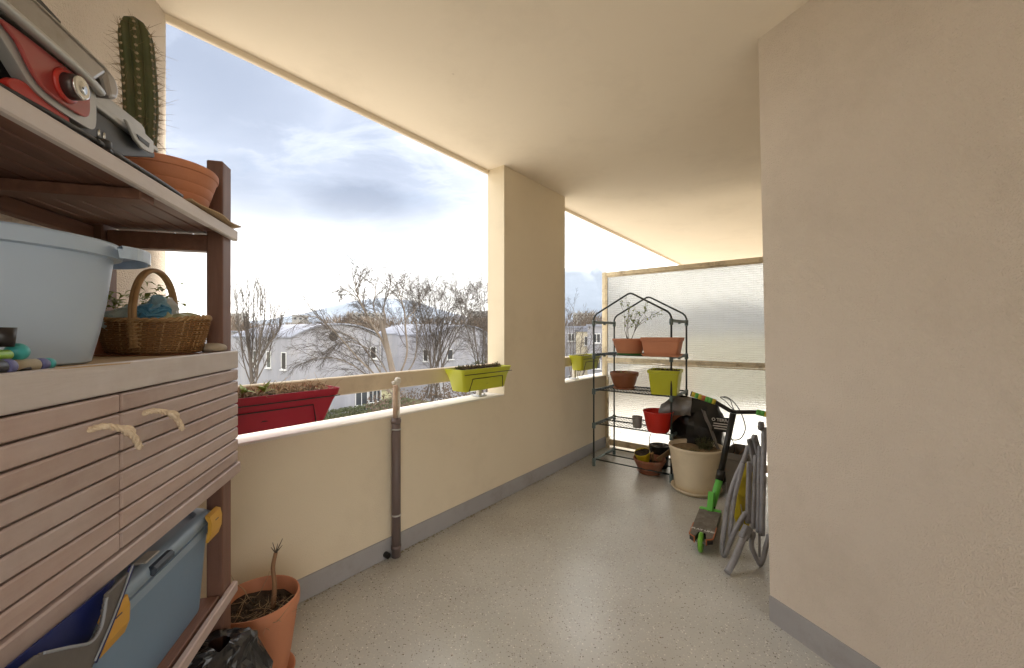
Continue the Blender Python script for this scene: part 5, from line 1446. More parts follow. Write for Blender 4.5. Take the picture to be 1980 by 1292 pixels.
# grey bag with blue lining, handle holes
mat('felt_grey', (0.10, 0.092, 0.085), rough=.6, color2=(0.13, 0.12, 0.115), vscale=5, bump=.1); mat('lining_blue', (0.004, 0.016, 0.15), rough=.5, var=.2, vscale=6)
mat('piping_white', (0.30, 0.32, 0.36), rough=.6, var=.05)
tb = thing('tote_bag', 'grey tote bag with royal blue lining hanging open beside the storage box', 'bag', F(.66, -.02, ZL), SROT)
tb_o = F(.66, -.02, ZL)
def tp_(a, z, out=.0):
    """point on the bag's bulging front, a along the shelf, z height"""
    a = a + .057
    return Vector((a - .66, YS * (-.008 - out - .018 * math.sin(PI * min(1, max(0, (a - .50) / .45)))), z - ZL))
def interp(pts, x):
    for (x0, y0), (x1, y1) in zip(pts, pts[1:]):
        if x0 <= x <= x1: return y0 + (y1 - y0) * (x - x0) / (x1 - x0)
    return None
low_edge = [(.5315, .845), (.60, .784), (.636, .754), (.665, .743), (.72, .735), (.745, .70), (.76, .49), (1.0, .49)]
mouth_low = [(.605, .870), (.608, .840), (.618, .806), (.632, .794), (.650, .795), (.69, .8185), (.73, .841), (.80, .868)]
slot_hi = [(.662, .752), (.668, .762), (.695, .782), (.75, .814), (.79, .830), (.81, .836)]
slot_lo = [(.662, .752), (.680, .750), (.72, .772), (.75, .794), (.79, .818), (.81, .836)]
def keep(a, z):
    e = interp(low_edge, a)
    if e is None or z < e: return False
    mo = interp(mouth_low, a)
    if mo is not None and z > mo: return False
    h_, l_ = interp(slot_hi, a), interp(slot_lo, a)
    if h_ is not None and l_ < z < h_: return False
    return True
m = MB(); nx, ny = 190, 140; a_0, a_1, z_0, z_1 = .53, 1.0, .49, .845
vs = [tp_(a_0 + (a_1 - a_0) * i / nx, z_0 + (z_1 - z_0) * j / ny, .012) for j in range(ny + 1) for i in range(nx + 1)]; fs = []
for j in range(ny):
    for i in range(nx):
        if keep(a_0 + (a_1 - a_0) * (i + .5) / nx, z_0 + (z_1 - z_0) * (j + .5) / ny):
            k = j * (nx + 1) + i; fs.append((k, k + 1, k + nx + 2, k + nx + 1))
used = sorted({i for f in fs for i in f}); mp2 = {o_: n_ for n_, o_ in enumerate(used)}
m.add([vs[i] for i in used], [tuple(mp2[i] for i in f) for f in fs], True); o = m.build('front_panel', 'felt_grey', tb)
so = o.modifiers.new('thickness', 'SOLIDIFY'); so.thickness = .005; so.offset = 0
m = MB(); m.tube(bez([tp_(a, z, .0145) for a, z in mouth_low[1:7]], 5), .0022, 6); m.build('mouth_piping', 'piping_white', o)
m = MB(); m.tube(bez([tp_(a, z, .0145) for a, z in slot_lo[1:]], 5), .0018, 6); m.build('slot_piping', 'piping_white', o)
m = MB(); m.tube(bez([tp_(a, z, .013) for a, z in ((.530, .850), (.565, .816), (.60, .784), (.636, .754))], 5), .0042, 8); m.build('edge_piping', 'lining_blue', tb)
m = MB(); m.tube(bez([tp_(a + .004, z + .005, .0165) for a, z in ((.530, .850), (.565, .816), (.60, .784), (.636, .754))], 5), .0016, 6); m.build('edge_cord', 'piping_white', tb)
pl_ = [(.55, .840), (.610, .786), (.640, .762), (.70, .745), (.76, .74), (.78, .50), (.98, .50), (.98, .840)]
m = MB(); m.extrude([tp_(a, z, -.006) for a, z in pl_], (0, YS * -.003, 0)); m.build('lining', 'lining_blue', tb, recalc=True)
# black bin bag on the floor under the shelf
mat('bin_bag', (0.018, 0.018, 0.020), rough=.22, var=.2, vscale=8)
t = thing('bin_bag', 'crumpled shiny black bin bag on the floor under the shelf', 'bag', F(.13, .0, 0))
crumple('bag', 'bin_bag', t, 40, 26, lambda u, v: (.15 * math.sin(PI * (.03 + .94 * v)) ** .7 * math.cos(2 * PI * u), .12 * math.sin(PI * (.03 + .94 * v)) ** .7 * math.sin(2 * PI * u), .03 + .175 - .175 * math.cos(PI * (.03 + .94 * v))), .028, 11, 6.6)
# terracotta pot with a bare cutting
pq = at_z(497, 1162, .30); pq.z = 0
t = pot('flower_pot', 'large terracotta pot with a bare cutting beside the shelf foot', pq, .095, .140, .305, 'terracotta', rim=.045, rimw=.006, fill=.84, saucer=(.125, .03, 'terracotta'))
m = MB(); zt = .26
m.tube(bez([(.045, .02, zt - .01), (.05, .025, zt + .075), (.047, .02, zt + .15), (.056, .022, zt + .205)], 4), [.0085] * 5 + [.0075] * 5 + [.007] * 3, 9); o = m.build('stem', mat('cutting', (0.30, 0.15, 0.085), rough=.7, color2=(0.22, 0.13, 0.06), vscale=18, bump=.2), t)
m = MB(); top = Vector((.056, .022, zt + .203))
for d in ((.02, .01, .05), (-.012, .0, .04), (.03, -.01, .035), (.0, .012, .03), (-.02, .004, .02)):
    m.tube([top, top + Vector(d) * .6, top + Vector(d)], [.0022, .0016, .0008], 5)
m.build('shoots', 'twig', t)
twigs(40, (.08, .08), zt + .002, .13, .0016, 1.6, 91, .25).build('straw', 'dry_grass', t)
moss(70, (.08, .08), zt, .014, 92).build('dead_leaves', 'dry_brown', t)

# ================================================================== outside: ground, houses, trees, hills
GZ = -7.5
mat('meadow', (0.085, 0.10, 0.035), rough=.95, color2=(0.14, 0.115, 0.06), vscale=.12, detail=10, bump=.5, bscale=3)
m = MB(); m.add([(-9000, -9000, GZ), (9000, -9000, GZ), (9000, 9000, GZ), (-9000, 9000, GZ)], [(0, 1, 2, 3)]); struct(m, 'ground', 'meadow')
m = MB(); m.add([(-45, -40, GZ + .004), (60, -40, GZ + .004), (60, 30, GZ + .004), (-45, 30, GZ + .004)], [(0, 1, 2, 3)]); struct(m, 'bounce_pavement', mat('bounce_paving', (0.50, 0.46, 0.40), rough=.9, color2=(0.42, 0.385, 0.33), vscale=.5, bump=.2, bscale=6))  # unseen pale sheet below the balcony, added to bounce light onto the ceiling
mat('white_render', (0.31, 0.31, 0.345), rough=.9, color2=(0.23, 0.23, 0.26), vscale=.9, stretch=(1, 1, .12), bump=.2, bscale=8, dirt=(0.36, 0.34, 0.33), dirt_amt=.5, dirt_scale=.5)
mat('cream_house', (0.60, 0.53, 0.40), rough=.9, var=.06, vscale=.4, dirt=(0.36, 0.3, 0.24), dirt_amt=.4, dirt_scale=.6)
mat('zinc_roof', (0.25, 0.26, 0.30), rough=.85, color2=(0.20, 0.21, 0.25), vscale=.5, spec=.15)
mat('window_glass', (0.06, 0.065, 0.075), rough=.15, var=.15, vscale=1.0)
mat('window_frame', (0.66, 0.66, 0.66), rough=.6, var=.05)
mat('dark_opening', (0.03, 0.026, 0.024), rough=.8, var=.1)
mat('concrete_far', (0.30, 0.29, 0.285), rough=.9, color2=(0.24, 0.23, 0.225), vscale=.1)

def window(parent, o, ux, n, w, h, mull=1, mt='window_glass', sill=True):
    """o = lower-left corner on the wall, ux along the wall, n outward"""
    ux, n = Vector(ux), Vector(n); up = Vector((0, 0, 1)); o = Vector(o)
    m = MB(); t = .07
    def bar(a, b, ww): m.seg(o + a + n * .02, o + b + n * .02, .06, ww, up=n.cross(b - a) if (b - a).length else up)
    c = lambda x, z: ux * x + up * z
    M_ = Matrix((ux, n, up)).transposed()
    for x in (0, w): m.box(o + c(x, h / 2) + n * .025, (t, .09, h + t), M_)
    for z in (0, h): m.box(o + c(w / 2, z) + n * .024, (w - t, .088, t), M_)
    for k in range(1, mull + 1): m.box(o + c(w * k / (mull + 1), h / 2) + n * .023, (t * .9, .07, h - t), M_)
    f = m.build('window', 'window_frame', parent)
    for k in range(mull + 1):
        x0, x1 = w * k / (mull + 1) + t * .5, w * (k + 1) / (mull + 1) - t * .5
        q = MB(); q.box(o + c((x0 + x1) / 2, h / 2) + n * .006, (x1 - x0, .012, h - t), M_); q.build('pane', mt, f)
    if sill:
        q = MB(); q.box(o + c(w / 2, -.09) + n * .09, (w + .3, .22, .08), M_); q.build('sill', 'window_frame', f)
    return f

def vault_house(label, corner, L, W, z_eave, z_peak, wins_g=(), wins_l=(), vent=True, mt='white_render', seed=1):
    """white house under a shallow curved roof: gable runs along g, long side along l"""
    g = Vector((.6, .8, 0)); l = Vector((-.8, .6, 0)); corner = Vector(corner)
    t = thing('house', label, 'house', corner, 0, 'white houses under curved roofs')
    K = 14
    def prof(k):
        q = k / K; return z_eave - GZ + (z_peak - z_eave) * math.sin(PI * q) ** .8
    ring0 = [Vector((0, 0, 0))] + [g * (W * k / K) + Vector((0, 0, prof(k))) for k in range(K + 1)] + [g * W]
    m = MB(); m.extrude(ring0, l * L); m.build('walls', mt, t, recalc=True)
    top = [g * (W * (k / K) * 1.02 - W * .01) + Vector((0, 0, prof(k) + .02)) - l * .25 for k in range(K + 1)]
    m = MB(); m.extrude(top + [p_ + Vector((0, 0, .16)) for p_ in top[::-1]], l * (L + .5)); rf = m.build('roof', 'zinc_roof', t, recalc=True)
    ng, nl = -l, -g
    for (x, z, w, h, mu, mt2) in wins_g: window(t, g * x + Vector((0, 0, z)), g, ng, w, h, mu, mt2)
    for (x, z, w, h, mu, mt2) in wins_l: window(t, l * (x + w) + Vector((0, 0, z)), -l, nl, w, h, mu, mt2)
    if vent:
        m = MB(); c = g * (W * .42) + Vector((0, 0, prof(6) - 1.25)) + ng * .02
        M_ = Matrix((g, Vector((0, 0, 1)), ng)).transposed()
        m.lathe([(0, .005), (.38, .005), (.42, .04), (.5, .04), (.5, 0)], 20, c, M_); m.build('round_vent', 'dark_opening', t)
    m = MB(); m.tube([g * (W - .25) + ng * .08 + Vector((0, 0, 0)), g * (W - .25) + ng * .08 + Vector((0, 0, prof(K) - .2))], .06, 6); m.build('downpipe', 'concrete_far', t)
    return t
wg = [(7.0, 0.65, 1.5, 1.55, 1, 'window_glass'), (8.7, .75, 1.6, 1.5, 2, 'window_glass'), (8.9, 5.9, .75, 1.35, 0, 'dark_opening'), (2.2, .65, 1.5, 1.5, 1, 'window_glass')]
wlft = [(1.0, 5.2, 1.0, 1.7, 0, 'dark_opening'), (4.5, 5.2, 1.0, 1.7, 0, 'window_glass'), (8.0, 5.2, 1.0, 1.7, 0, 'window_glass'), (2.5, .8, 1.6, 1.4, 1, 'window_glass'), (7, .8, 1.6, 1.4, 1, 'window_glass')]
vault_house('nearest white house with curved gable behind the red planter', (-21.9, 40, GZ), 15, 10.4, .85, 2.3, wg, wlft)
vault_house('white house with curved roof behind the lime planter by the pillar', (-9.8, 52, GZ), 7.7, 10.4, 1.0, 2.4, [(2, 5.4, 1.0, 1.3, 0, 'window_glass'), (6, .7, 1.6, 1.5, 1, 'window_glass')], [(1.5, 5.2, .9, 1.5, 0, 'dark_opening')], False)
vault_house('farther white house between the two curved houses', (-16.5, 66, GZ), 9, 12, 1.2, 2.9, [(3, 5.2, 1.2, 1.4, 1, 'window_glass'), (7, 5.2, 1.2, 1.4, 1, 'window_glass')], [], False)
vault_house('white house at the far left behind the upright bare tree', (-45, 55, GZ), 16, 11, .4, 1.6, [(3, 4.6, 1.2, 1.5, 1, 'window_glass'), (6.5, 4.6, 1.2, 1.5, 1, 'window_glass')], [(3, 4.6, 1.2, 1.5, 0, 'window_glass')], False)

def flat_block(name, label, c, w, d, z1, rz, mt, rows, cols, ww=1.1, wh=1.3, roofbits=0, parapet=True, group=None, z0=GZ, cat='building', win_mt='window_glass', frames=True):
    t = thing(name, label, cat, (c[0], c[1], z0), rz, group)
    H = z1 - z0
    m = MB(); m.box((0, d / 2, H / 2), (w, d, H)); m.build('walls', mt, t)
    if parapet:
        m = MB(); m.box((0, d / 2, H + .15), (w + .3, d + .3, .3)); m.build('roof', 'zinc_roof' if mt != 'concrete_far' else 'concrete_far', t)
    for i in range(rows):
        for j in range(cols):
            x = -w / 2 + w * (j + .5) / cols; z = H * (i + .45) / rows
            if frames: window(t, Vector((x - ww / 2, 0, z - wh * .2)), (1, 0, 0), (0, -1, 0), ww, wh, 1, win_mt)
            else:
                m = MB(); m.box((x, -.05, z), (ww, .12, wh)); m.build('window', win_mt, t)
    g = random.Random(int(w * 10))
    for k in range(roofbits):
        x = -w / 2 + w * (k + .5) / roofbits + g.uniform(-.3, .3) * w / roofbits
        m = MB(); hh = g.uniform(.05, .10) * H; m.box((x, d * .4, H + .3 + hh / 2), (w * .05, w * .05, hh)); m.build('chimney', mt, t)
    return t
def bearing(px, Y): return ((px - CX) / FPX * Y, Y)
# seen through the right opening
flat_block('house', 'white house with small windows seen right of the pillar', bearing(1105, 62), 8.5, 9, 2.2, R(-16), 'white_render', 3, 3, 1.0, 1.1)
flat_block('house', 'cream house gable right of the pillar behind bare twigs', bearing(1136, 57), 3.2, 8, 1.6, R(-12), 'cream_house', 3, 1, .8, 1.2)
flat_block('house', 'pale flat roofed block beside the greenhouse rack', bearing(1172, 50), 4.6, 9, 2.2, R(-20), 'white_render', 3, 2, .9, 1.1)
# far apartment blocks
flat_block('apartment_block', 'far grey apartment block with chimneys on the skyline right of the pillar', bearing(1130, 620), 34, 14, 33, R(-8), 'concrete_far', 7, 6, 2.6, 2.2, 6, True, 'far apartment blocks', frames=False)
flat_block('apartment_block', 'far pale grey block rising over the nearest white roof', bearing(581, 330), 11.5, 10, 16.5, R(30), 'concrete_far', 5, 3, 1.8, 1.6, 1, True, 'far apartment blocks', frames=False)
flat_block('apartment_block', 'wide low dark block under the far pale grey block', bearing(578, 300), 17, 12, 9.5, R(30), 'concrete_far', 3, 4, 1.8, 1.6, 2, True, 'far apartment blocks', frames=False)
flat_block('apartment_block', 'far long apartment block with many chimneys behind the central bare tree', bearing(708, 480), 44, 14, 26, R(20), 'concrete_far', 7, 8, 2.4, 2.0, 9, True, 'far apartment blocks', frames=False)
flat_block('apartment_block', 'far apartment block on the skyline left of the pillar', bearing(925, 520), 28, 14, 31, R(5), 'concrete_far', 8, 5, 2.4, 2.0, 3, True, 'far apartment blocks', frames=False)
flat_block('apartment_block', 'far block at the left edge behind the upright bare tree', bearing(452, 300), 18, 12, 16.5, R(30), 'concrete_far', 5, 4, 2.0, 1.8, 2, True, 'far apartment blocks', frames=False)

# ---------------- bare trees
mat('bark', (0.105, 0.088, 0.075), rough=.95, color2=(0.06, 0.048, 0.04), vscale=3, bump=.6, bscale=18, stretch=(1, 1, .3))
mat('bark_pale', (0.20, 0.165, 0.135), rough=.95, color2=(0.11, 0.088, 0.07), vscale=2, bump=.6, bscale=14, stretch=(1, 1, .3))
mat('fine_twig', (0.052, 0.038, 0.030), rough=.95, var=.2, vscale=2)
def bare_tree(name, label, base, seed, limbs, lv=3, twig=.010, kids=(7, 6, 5), lens=(.5, .45, .42), droop=(.0, .02, .06), up=(.10, .05, .0), spread=.75, bark='bark', trunk=None, group='bare trees in front of the houses'):
    """limbs: list of (points, radius) for the main stems traced in the air; finer branches are grown"""
    g = random.Random(seed)
    t = thing(name, label, 'tree', base, 0, group); b0 = Vector(base)
    tr = MB(); br = MB(); tw = MB()
    if trunk: tr.tube(bez([Vector(p_) - b0 for p_ in trunk[0]], 5), [trunk[1] * (1 - trunk[2] * i / (5 * (len(trunk[0]) - 1))) for i in range(5 * (len(trunk[0]) - 1) + 1)], 10)
    def grow(p, d, L, r, lvl):
        n = 5 if lvl < 2 else 4
        pts = [p]; q = p.copy(); ds = []
        for k in range(n):
            d = (d + Vector((g.gauss(0, .09), g.gauss(0, .09), g.gauss(0, .06) + up[min(lvl, 2)] - droop[min(lvl, 2)] * (k + 1)))).normalized()
            q = q + d * L / n; pts.append(q.copy()); ds.append(d.copy())
        rr = [max(twig * .55, r * (1 - .8 * k / n)) for k in range(n + 1)]
        (br if lvl == 1 else tw).tube(pts, rr, 4 if lvl == 1 else 3, cap=False)
        if lvl < lv: kid(pts, ds, L, r, lvl)
    def kid(pts, ds, L, r, lvl):
        n = len(pts) - 1
        for c in range(kids[min(lvl, 2)]):
            f = .22 + .78 * (c + g.random()) / kids[min(lvl, 2)]
            i = min(n - 1, int(f * n)); p = pts[i].lerp(pts[i + 1], f * n - i); d0 = ds[i]
            sd = d0.orthogonal().normalized(); sd.rotate(Matrix.Rotation(g.uniform(0, 2 * PI), 3, d0))
            d = (d0 + sd * spread * g.uniform(.6, 1.3)).normalized()
            grow(p, d, L * lens[min(lvl, 2)] * g.uniform(.6, 1.2) * (1.15 - .5 * f), r * .42, lvl + 1)
    for pts, r in limbs:
        q = bez([Vector(p_) - b0 for p_ in pts], 5); n = len(q)
        tr.tube(q, [max(twig, r * .62 * (1 - .85 * i / n)) for i in range(n)], 6, cap=False)
        ds = [(q[i + 1] - q[i]).normalized() for i in range(n - 1)]; L = sum((q[i + 1] - q[i]).length for i in range(n - 1))
        kid(q, ds, L * .62, r * .5, 0)
    tr.build('trunk', bark, t); tag(br.build('branches', 'bark', t), kind='stuff'); tag(tw.build('twigs', 'fine_twig', t), kind='stuff')
    return t
def T(px, py, Y): return at_y(px, py, Y)
def base_at(px, Y): v = at_y(px, 646, Y); return (v.x, v.y, GZ)
# upright tree at the left
Y = 31.0; b_ = base_at(488, Y); g = random.Random(3)
limbs = []
for k in range(15):
    px0 = 489 + g.uniform(-3, 6); x1 = 452 + 100 * (k + .5) / 15 + g.uniform(-3, 3); ytop = 548 + 70 * abs((x1 - 482) / 68) ** 1.6 + g.uniform(-8, 14); dy = g.uniform(-1.8, 1.8)
    y0 = 760 - g.uniform(0, 60)
    limbs.append(([T(px0, y0, Y), T(px0 * .45 + x1 * .55, y0 - 45, Y + dy * .4), T(px0 * .12 + x1 * .88, (y0 - 45) * .45 + ytop * .55, Y + dy * .8), T(x1, ytop, Y + dy)], .085))
bare_tree('upright_tree', 'upright bare tree with dense vertical twigs at the left of the opening', b_, 21, limbs, 3, .008, (20, 7, 4), (.34, .42, .42), (.0, .0, .0), (.30, .22, .1), .55, trunk=([b_, T(486, 800, Y), T(487, 740, Y), T(483, 690, Y), T(476, 640, Y), T(478, 600, Y)], .22, .9))
def T2(px, py, Y): return at_y(px, py if py > 640 else 640 - (640 - py) * .70, Y)
# big spreading tree in the middle
Y = 22.0; b_ = base_at(764, Y)
limbs = [([T2(764, 770, Y),  T2(735, 735, Y),  T2(690, 690, Y - 1),  T2(650, 645, Y - 1.5),  T2(612, 602, Y - 2),  T2(585, 604, Y - 2.4)], .10),
         ([T2(764, 765, Y),  T2(725, 738, Y + .5),  T2(680, 705, Y),  T2(640, 692, Y - .5),  T2(600, 694, Y - 1)], .09),
         ([T2(765, 760, Y),  T2(745, 735, Y),  T2(700, 668, Y + 1),  T2(655, 640, Y + 1.5),  T2(630, 632, Y + 2)], .09),
         ([T2(764, 750, Y),  T2(748, 720, Y),  T2(720, 680, Y + .5),  T2(672, 660, Y + .8),  T2(640, 672, Y + 1)], .08),
         ([T2(757, 715, Y),  T2(742, 665, Y),  T2(718, 620, Y - .5),  T2(702, 575, Y - 1),  T2(690, 535, Y - 1.2),  T2(688, 506, Y - 1.3)], .14),
         ([T2(742, 655, Y),  T2(733, 612, Y + .3),  T2(722, 572, Y + .8),  T2(726, 530, Y + 1),  T2(716, 500, Y + 1.1)], .10),
         ([T2(742, 640, Y),  T2(745, 605, Y),  T2(742, 575, Y),  T2(752, 530, Y),  T2(756, 505, Y)], .10),
         ([T2(764, 740, Y),  T2(786, 690, Y),  T2(784, 630, Y - .4),  T2(782, 585, Y - .7),  T2(774, 545, Y - 1),  T2(770, 518, Y - 1)], .10),
         ([T2(783, 610, Y - .5),  T2(798, 590, Y),  T2(812, 562, Y + .5),  T2(824, 540, Y + .8)], .06),
         ([T2(764, 745, Y),  T2(800, 700, Y + .5),  T2(806, 640, Y + 1),  T2(800, 580, Y + 1.5),  T2(806, 540, Y + 1.8)], .08),
         ([T2(695, 560, Y - 1),  T2(682, 540, Y - 1.4),  T2(664, 528, Y - 1.8),  T2(655, 540, Y - 2)], .04)]
bare_tree('spreading_tree', 'big bare tree with arching branches in the middle of the wide opening', b_, 22, limbs, 3, .0068, (17, 9, 6), (.62, .52, .46), (.0, .02, .05), (.08, .03, .0), .62, bark='bark_pale', trunk=([b_,  T2(766, 800, Y),  T2(765, 750, Y),  T2(755, 700, Y),  T2(744, 650, Y),  T2(738, 610, Y)], .25, .62))
Y = 26.0; b_ = base_at(838, Y); g = random.Random(8); limbs = []
for k in range(13):
    x1 = 795 + 135 * (k + .5) / 13 + g.uniform(-4, 4); ytop = g.uniform(515, 560); dy = g.uniform(-2.5, 2.5); x0 = 838 + g.uniform(-22, 22)
    limbs.append(([T2(x0, 770, Y),  T2(x0 * .75 + x1 * .25, 715, Y + dy * .3),  T2(x0 * .4 + x1 * .6, 640, Y + dy * .6),  T2(x0 * .1 + x1 * .9, 580, Y + dy * .9),  T2(x1 + g.uniform(-6, 6), ytop, Y + dy)], .075))
bare_tree('multi_stem_tree', 'bare multi stemmed tree left of the lime planter and pillar', b_, 23, limbs, 3, .0068, (15, 9, 5), (.55, .50, .46), (.0, .02, .04), (.10, .04, .0), .6, trunk=([b_,  T2(838, 830, Y),  T2(836, 770, Y)], .2, .5))
Y = 24.0; b_ = base_at(944, Y); limbs = []
for k in range(10):
    x1 = 880 + 130 * (k + .5) / 10 + g.uniform(-4, 4); ytop = g.uniform(530, 575); dy = g.uniform(-2, 2); x0 = 940 + g.uniform(-15, 12)
    limbs.append(([T2(x0, 770, Y),  T2(x0 * .7 + x1 * .3, 700, Y + dy * .3),  T2(x0 * .3 + x1 * .7, 620, Y + dy * .7),  T2(x1, ytop, Y + dy)], .07))
bare_tree('multi_stem_tree', 'bare multi stemmed tree partly hidden by the pillar', b_, 24, limbs, 3, .0066, (15, 9, 5), (.55, .50, .46), (.0, .02, .04), (.10, .04, .0), .6, trunk=([b_,  T2(944, 830, Y),  T2(942, 765, Y)], .18, .5))
Y = 24.0; b_ = base_at(1112, Y); limbs = []
for (x0, x1, yt) in ((1108, 1100, 600), (1110, 1108, 572), (1112, 1146, 640), (1114, 1165, 655), (1110, 1084, 610), (1113, 1128, 612), (1115, 1170, 680)):
    limbs.append(([T2(x0, 760, Y),  T2(x0 * .6 + x1 * .4, 705, Y),  T2(x0 * .2 + x1 * .8, 705 * .5 + yt * .5, Y + .5),  T2(x1, yt, Y + 1)], .05))
bare_tree('multi_stem_tree', 'small bare tree seen right of the pillar', b_, 25, limbs, 3, .006, (11, 7, 4), (.5, .48, .46), (.0, .02, .04), (.10, .04, .0), .6, trunk=([b_,  T2(1112, 830, Y),  T2(1112, 755, Y)], .15, .5))

# ---------------- hedge, undergrowth, distant wood
mat('hedge_leaf', (0.050, 0.068, 0.026), rough=.8, color2=(0.085, 0.085, 0.04), vscale=.8)
mat('dry_brush', (0.125, 0.088, 0.062), rough=.95, color2=(0.085, 0.062, 0.046), vscale=.05)
def leaf_mass(name, label, cat, p0, p1, w, h, n, sz, mt, seed, z0=GZ):
    g = random.Random(seed); m = MB(); p0, p1 = Vector(p0), Vector(p1); d = p1 - p0; L = d.length; d.normalize(); sd = Vector((-d.y, d.x, 0))
    for i in range(n):
        u = g.random(); a = g.uniform(0, PI); rr = math.sqrt(g.uniform(.35, 1)); hh = h * (1 + .18 * mnoise.noise(Vector((u * L * .5, seed, 0))))
        c = p0 + d * u * L + sd * (math.cos(a) * rr * w / 2) + Vector((0, 0, abs(math.sin(a)) ** .7 * rr * hh)); c.z += z0
        e1 = Vector((g.gauss(0, 1), g.gauss(0, 1), g.gauss(0, 1))).normalized(); e2 = e1.orthogonal().normalized(); s = sz * g.uniform(.5, 1.4)
        m.add([c - e1 * s, c - e2 * s * .4, c + e1 * s, c + e2 * s * .4], [(0, 1, 2, 3)])
    t = thing(name, label, cat, (p0.x, p0.y, z0)); off = Vector((p0.x, p0.y, z0)); m.v = [tuple(Vector(v) - off) for v in m.v]
    tag(m.build('foliage', mt, t), kind='stuff'); return t
g_ = Vector((.6, .8, 0))
c1 = Vector((-21.9, 40, 0)) - Vector((-.8, .6, 0)) * 1.6
leaf_mass('hedge', 'low green hedge along the foot of the nearest white house', 'hedge', c1 - g_ * 9, c1 + g_ * 13, 1.6, 1.0, 9000, .10, 'hedge_leaf', 5)
leaf_mass('hedge', 'green hedge running under the bare trees below the long rail', 'hedge', (-14, 38.5, 0), (3, 45, 0), 3.0, 1.3, 9000, .12, 'hedge_leaf', 6)
leaf_mass('hedge', 'hedge in front of the houses right of the pillar', 'hedge', (4, 43, 0), (16, 47, 0), 2.0, 1.6, 5000, .12, 'hedge_leaf', 7)
leaf_mass('shrub', 'brown twiggy shrubs round the foot of the central bare trees', 'shrub', (-8.5, 24, 0), (-1.2, 29, 0), 4.0, 5.4, 6000, .10, 'dry_brush', 8)
gg = random.Random(12); m = MB()
def crown(c, rx, rz, n):
    for i in range(n):
        v = Vector((gg.gauss(0, .5), gg.gauss(0, .5), gg.uniform(-1, 1))); q = c + Vector((v.x * rx, v.y * rx, v.z * rz))
        d = Vector((v.x * .6 + gg.gauss(0, .25), v.y * .6, gg.uniform(.5, 1))).normalized(); s = gg.uniform(.10, .30) * rz; w = .05 + .0006 * c.y
        sd = Vector((1, 0, 0)).cross(d).normalized() if gg.random() < .5 else Vector((0, 1, 0)).cross(d).normalized()
        m.add([q - d * s - sd * w, q - d * s + sd * w, q + d * s], [(0, 1, 2)])
for i in range(210):
    px = gg.uniform(425, 1200); Y = gg.uniform(130, 260); top = 1.28 + (646 - gg.gauss(614, 5)) / 780 * Y
    if 455 < px < 640: top = 1.28 + (646 - gg.gauss(628, 4)) / 780 * Y
    c = Vector((*bearing(px, Y), (top + GZ) / 2)); crown(c, gg.uniform(4, 8), (top - GZ) / 2, 120)
tag(tag(m.build('distant_wood', 'dry_brush'), 'brown leafless wood along the skyline beyond the houses', 'wood'), kind='stuff')

# ---------------- mountains
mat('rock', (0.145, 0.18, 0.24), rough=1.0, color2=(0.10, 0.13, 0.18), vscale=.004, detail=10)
def ridge(name, pts, Y, depth, seed):
    """mountain range: skyline through pixel points at distance Y, slopes falling to the plain"""
    m = MB(); xs = [p_[0] for p_ in pts]; n = 90; rows = 14; vs = []; fs = []
    for j in range(rows + 1):
        q = j / rows                      # 0 foot on this side, .6 crest, 1 far foot
        for i in range(n + 1):
            px = xs[0] + (xs[-1] - xs[0]) * i / n; py = interp(pts, px); top = (CY - py) / FPX * Y
            f = (q / .6) if q < .6 else max(0, 1 - (q - .6) / .4)
            f = f ** .75 if q < .6 else f
            yy = Y - depth * .6 + depth * q; x = (px - CX) / FPX * Y
            w = Vector((x, yy, 0)); z = top * f * (1 + .16 * mnoise.fractal(w * .0022 + Vector((seed, 0, 0)), 1.0, 2.0, 5) * (1 - f) * 1.6)
            vs.append((x * (1 + .0 * q), yy, GZ + max(0, z)))
    for j in range(rows):
        for i in range(n):
            a = j * (n + 1) + i; fs.append((a, a + 1, a + n + 2, a + n + 1))
    m.add(vs, fs, True); return struct(m, name, 'rock')
ridge('hills', [(880, 640), (940, 600), (1000, 556), (1050, 528), (1085, 514), (1120, 511), (1142, 518), (1158, 509), (1166, 513), (1182, 540), (1230, 575), (1300, 590), (1420, 575), (1560, 600), (1760, 640)], 3600, 1500, 1.0)
ridge('hills', [(380, 640), (440, 622), (520, 616), (590, 604), (640, 590), (690, 578), (740, 572), (800, 578), (860, 598), (940, 620), (1000, 640)], 3900, 1300, 7.0)

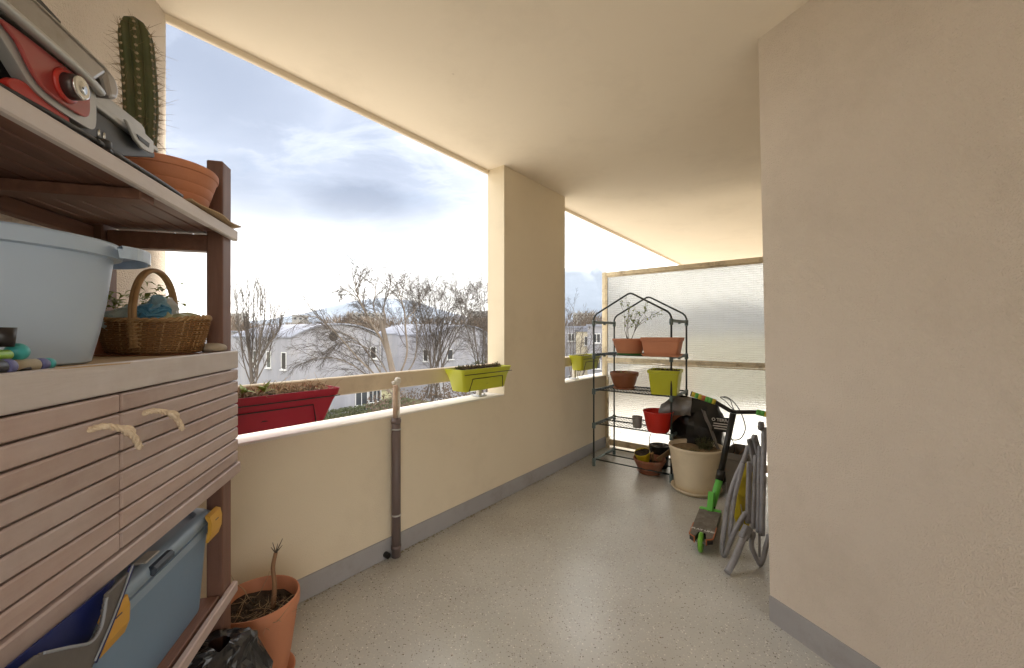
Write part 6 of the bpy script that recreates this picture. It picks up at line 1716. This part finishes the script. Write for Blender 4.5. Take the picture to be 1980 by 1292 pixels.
# ---------------- haze over the valley
hz = bpy.data.materials.new('haze_air'); hz.use_nodes = True
for nd in list(hz.node_tree.nodes):
    if nd.type == 'BSDF_PRINCIPLED': hz.node_tree.nodes.remove(nd)
pv = hz.node_tree.nodes.new('ShaderNodeVolumePrincipled')
pv.inputs['Color'].default_value = (0.86, 0.92, 1.0, 1)
pv.inputs['Density'].default_value = 3.5e-5
pv.inputs['Anisotropy'].default_value = 0.2
hz.node_tree.links.new(pv.outputs[0], hz.node_tree.nodes['Material Output'].inputs['Volume'])
m = MB(); m.box((0, 0, (GZ - 1 + 690) / 2), (18400, 18400, 690 - (GZ - 1)))
hb = m.build('haze', hz); tag(hb, kind='stuff')

# ================================================================== dirt on the floor
mat('dry_leaf', (0.20, 0.12, 0.06), rough=.9, var=.3, vscale=30); mat('moss_dirt', (0.22, 0.20, 0.12), rough=1, color2=(0.29, 0.25, 0.18), vscale=25)
g = random.Random(77); m = MB()
for i in range(150):
    if g.random() < .55: p_ = P(g.uniform(.7, 4.2), N_IN + .012 + abs(g.gauss(0, .10)), .002)
    else: p_ = P(g.uniform(.6, 3.4), g.uniform(-1.9, -.3), .002)
    leaf(m, p_, (g.gauss(0, 1), g.gauss(0, 1), .1), g.uniform(.004, .012), g.uniform(.003, .007))
tag(tag(m.build('floor_debris', 'dry_leaf'), 'scattered crumbs of soil and dry leaf on the floor', 'debris'), kind='stuff')
m = MB()
for i in range(1500):
    s = g.uniform(.5, 4.25); w = max(0, mnoise.noise(Vector((s * 2.1, 3, 0))) + .25)
    if g.random() > w * .9: continue
    p_ = P(s, N_IN + .0085 + abs(g.gauss(0, .008 + .012 * w)), .0005); r = g.uniform(.002, .006)
    m.lathe([(r, 0), (r * .7, r * .35), (0, r * .5)], 5, p_)
tag(tag(m.build('moss', 'moss_dirt'), 'thin line of moss and dirt along the foot of the parapet', 'moss'), kind='stuff')

# small growth that cannot be picked apart singly
for o in bpy.data.objects:
    base_name = o.name.split('.')[0]
    if o.parent is not None and base_name in ('stems', 'leaves', 'withered_plants', 'dead_leaves', 'succulent', 'wire_mesh', 'straw', 'shoots', 'spines', 'areoles', 'clip_ridges', 'trim', 'twigs', 'handle_binding'):
        o['kind'] = 'stuff'
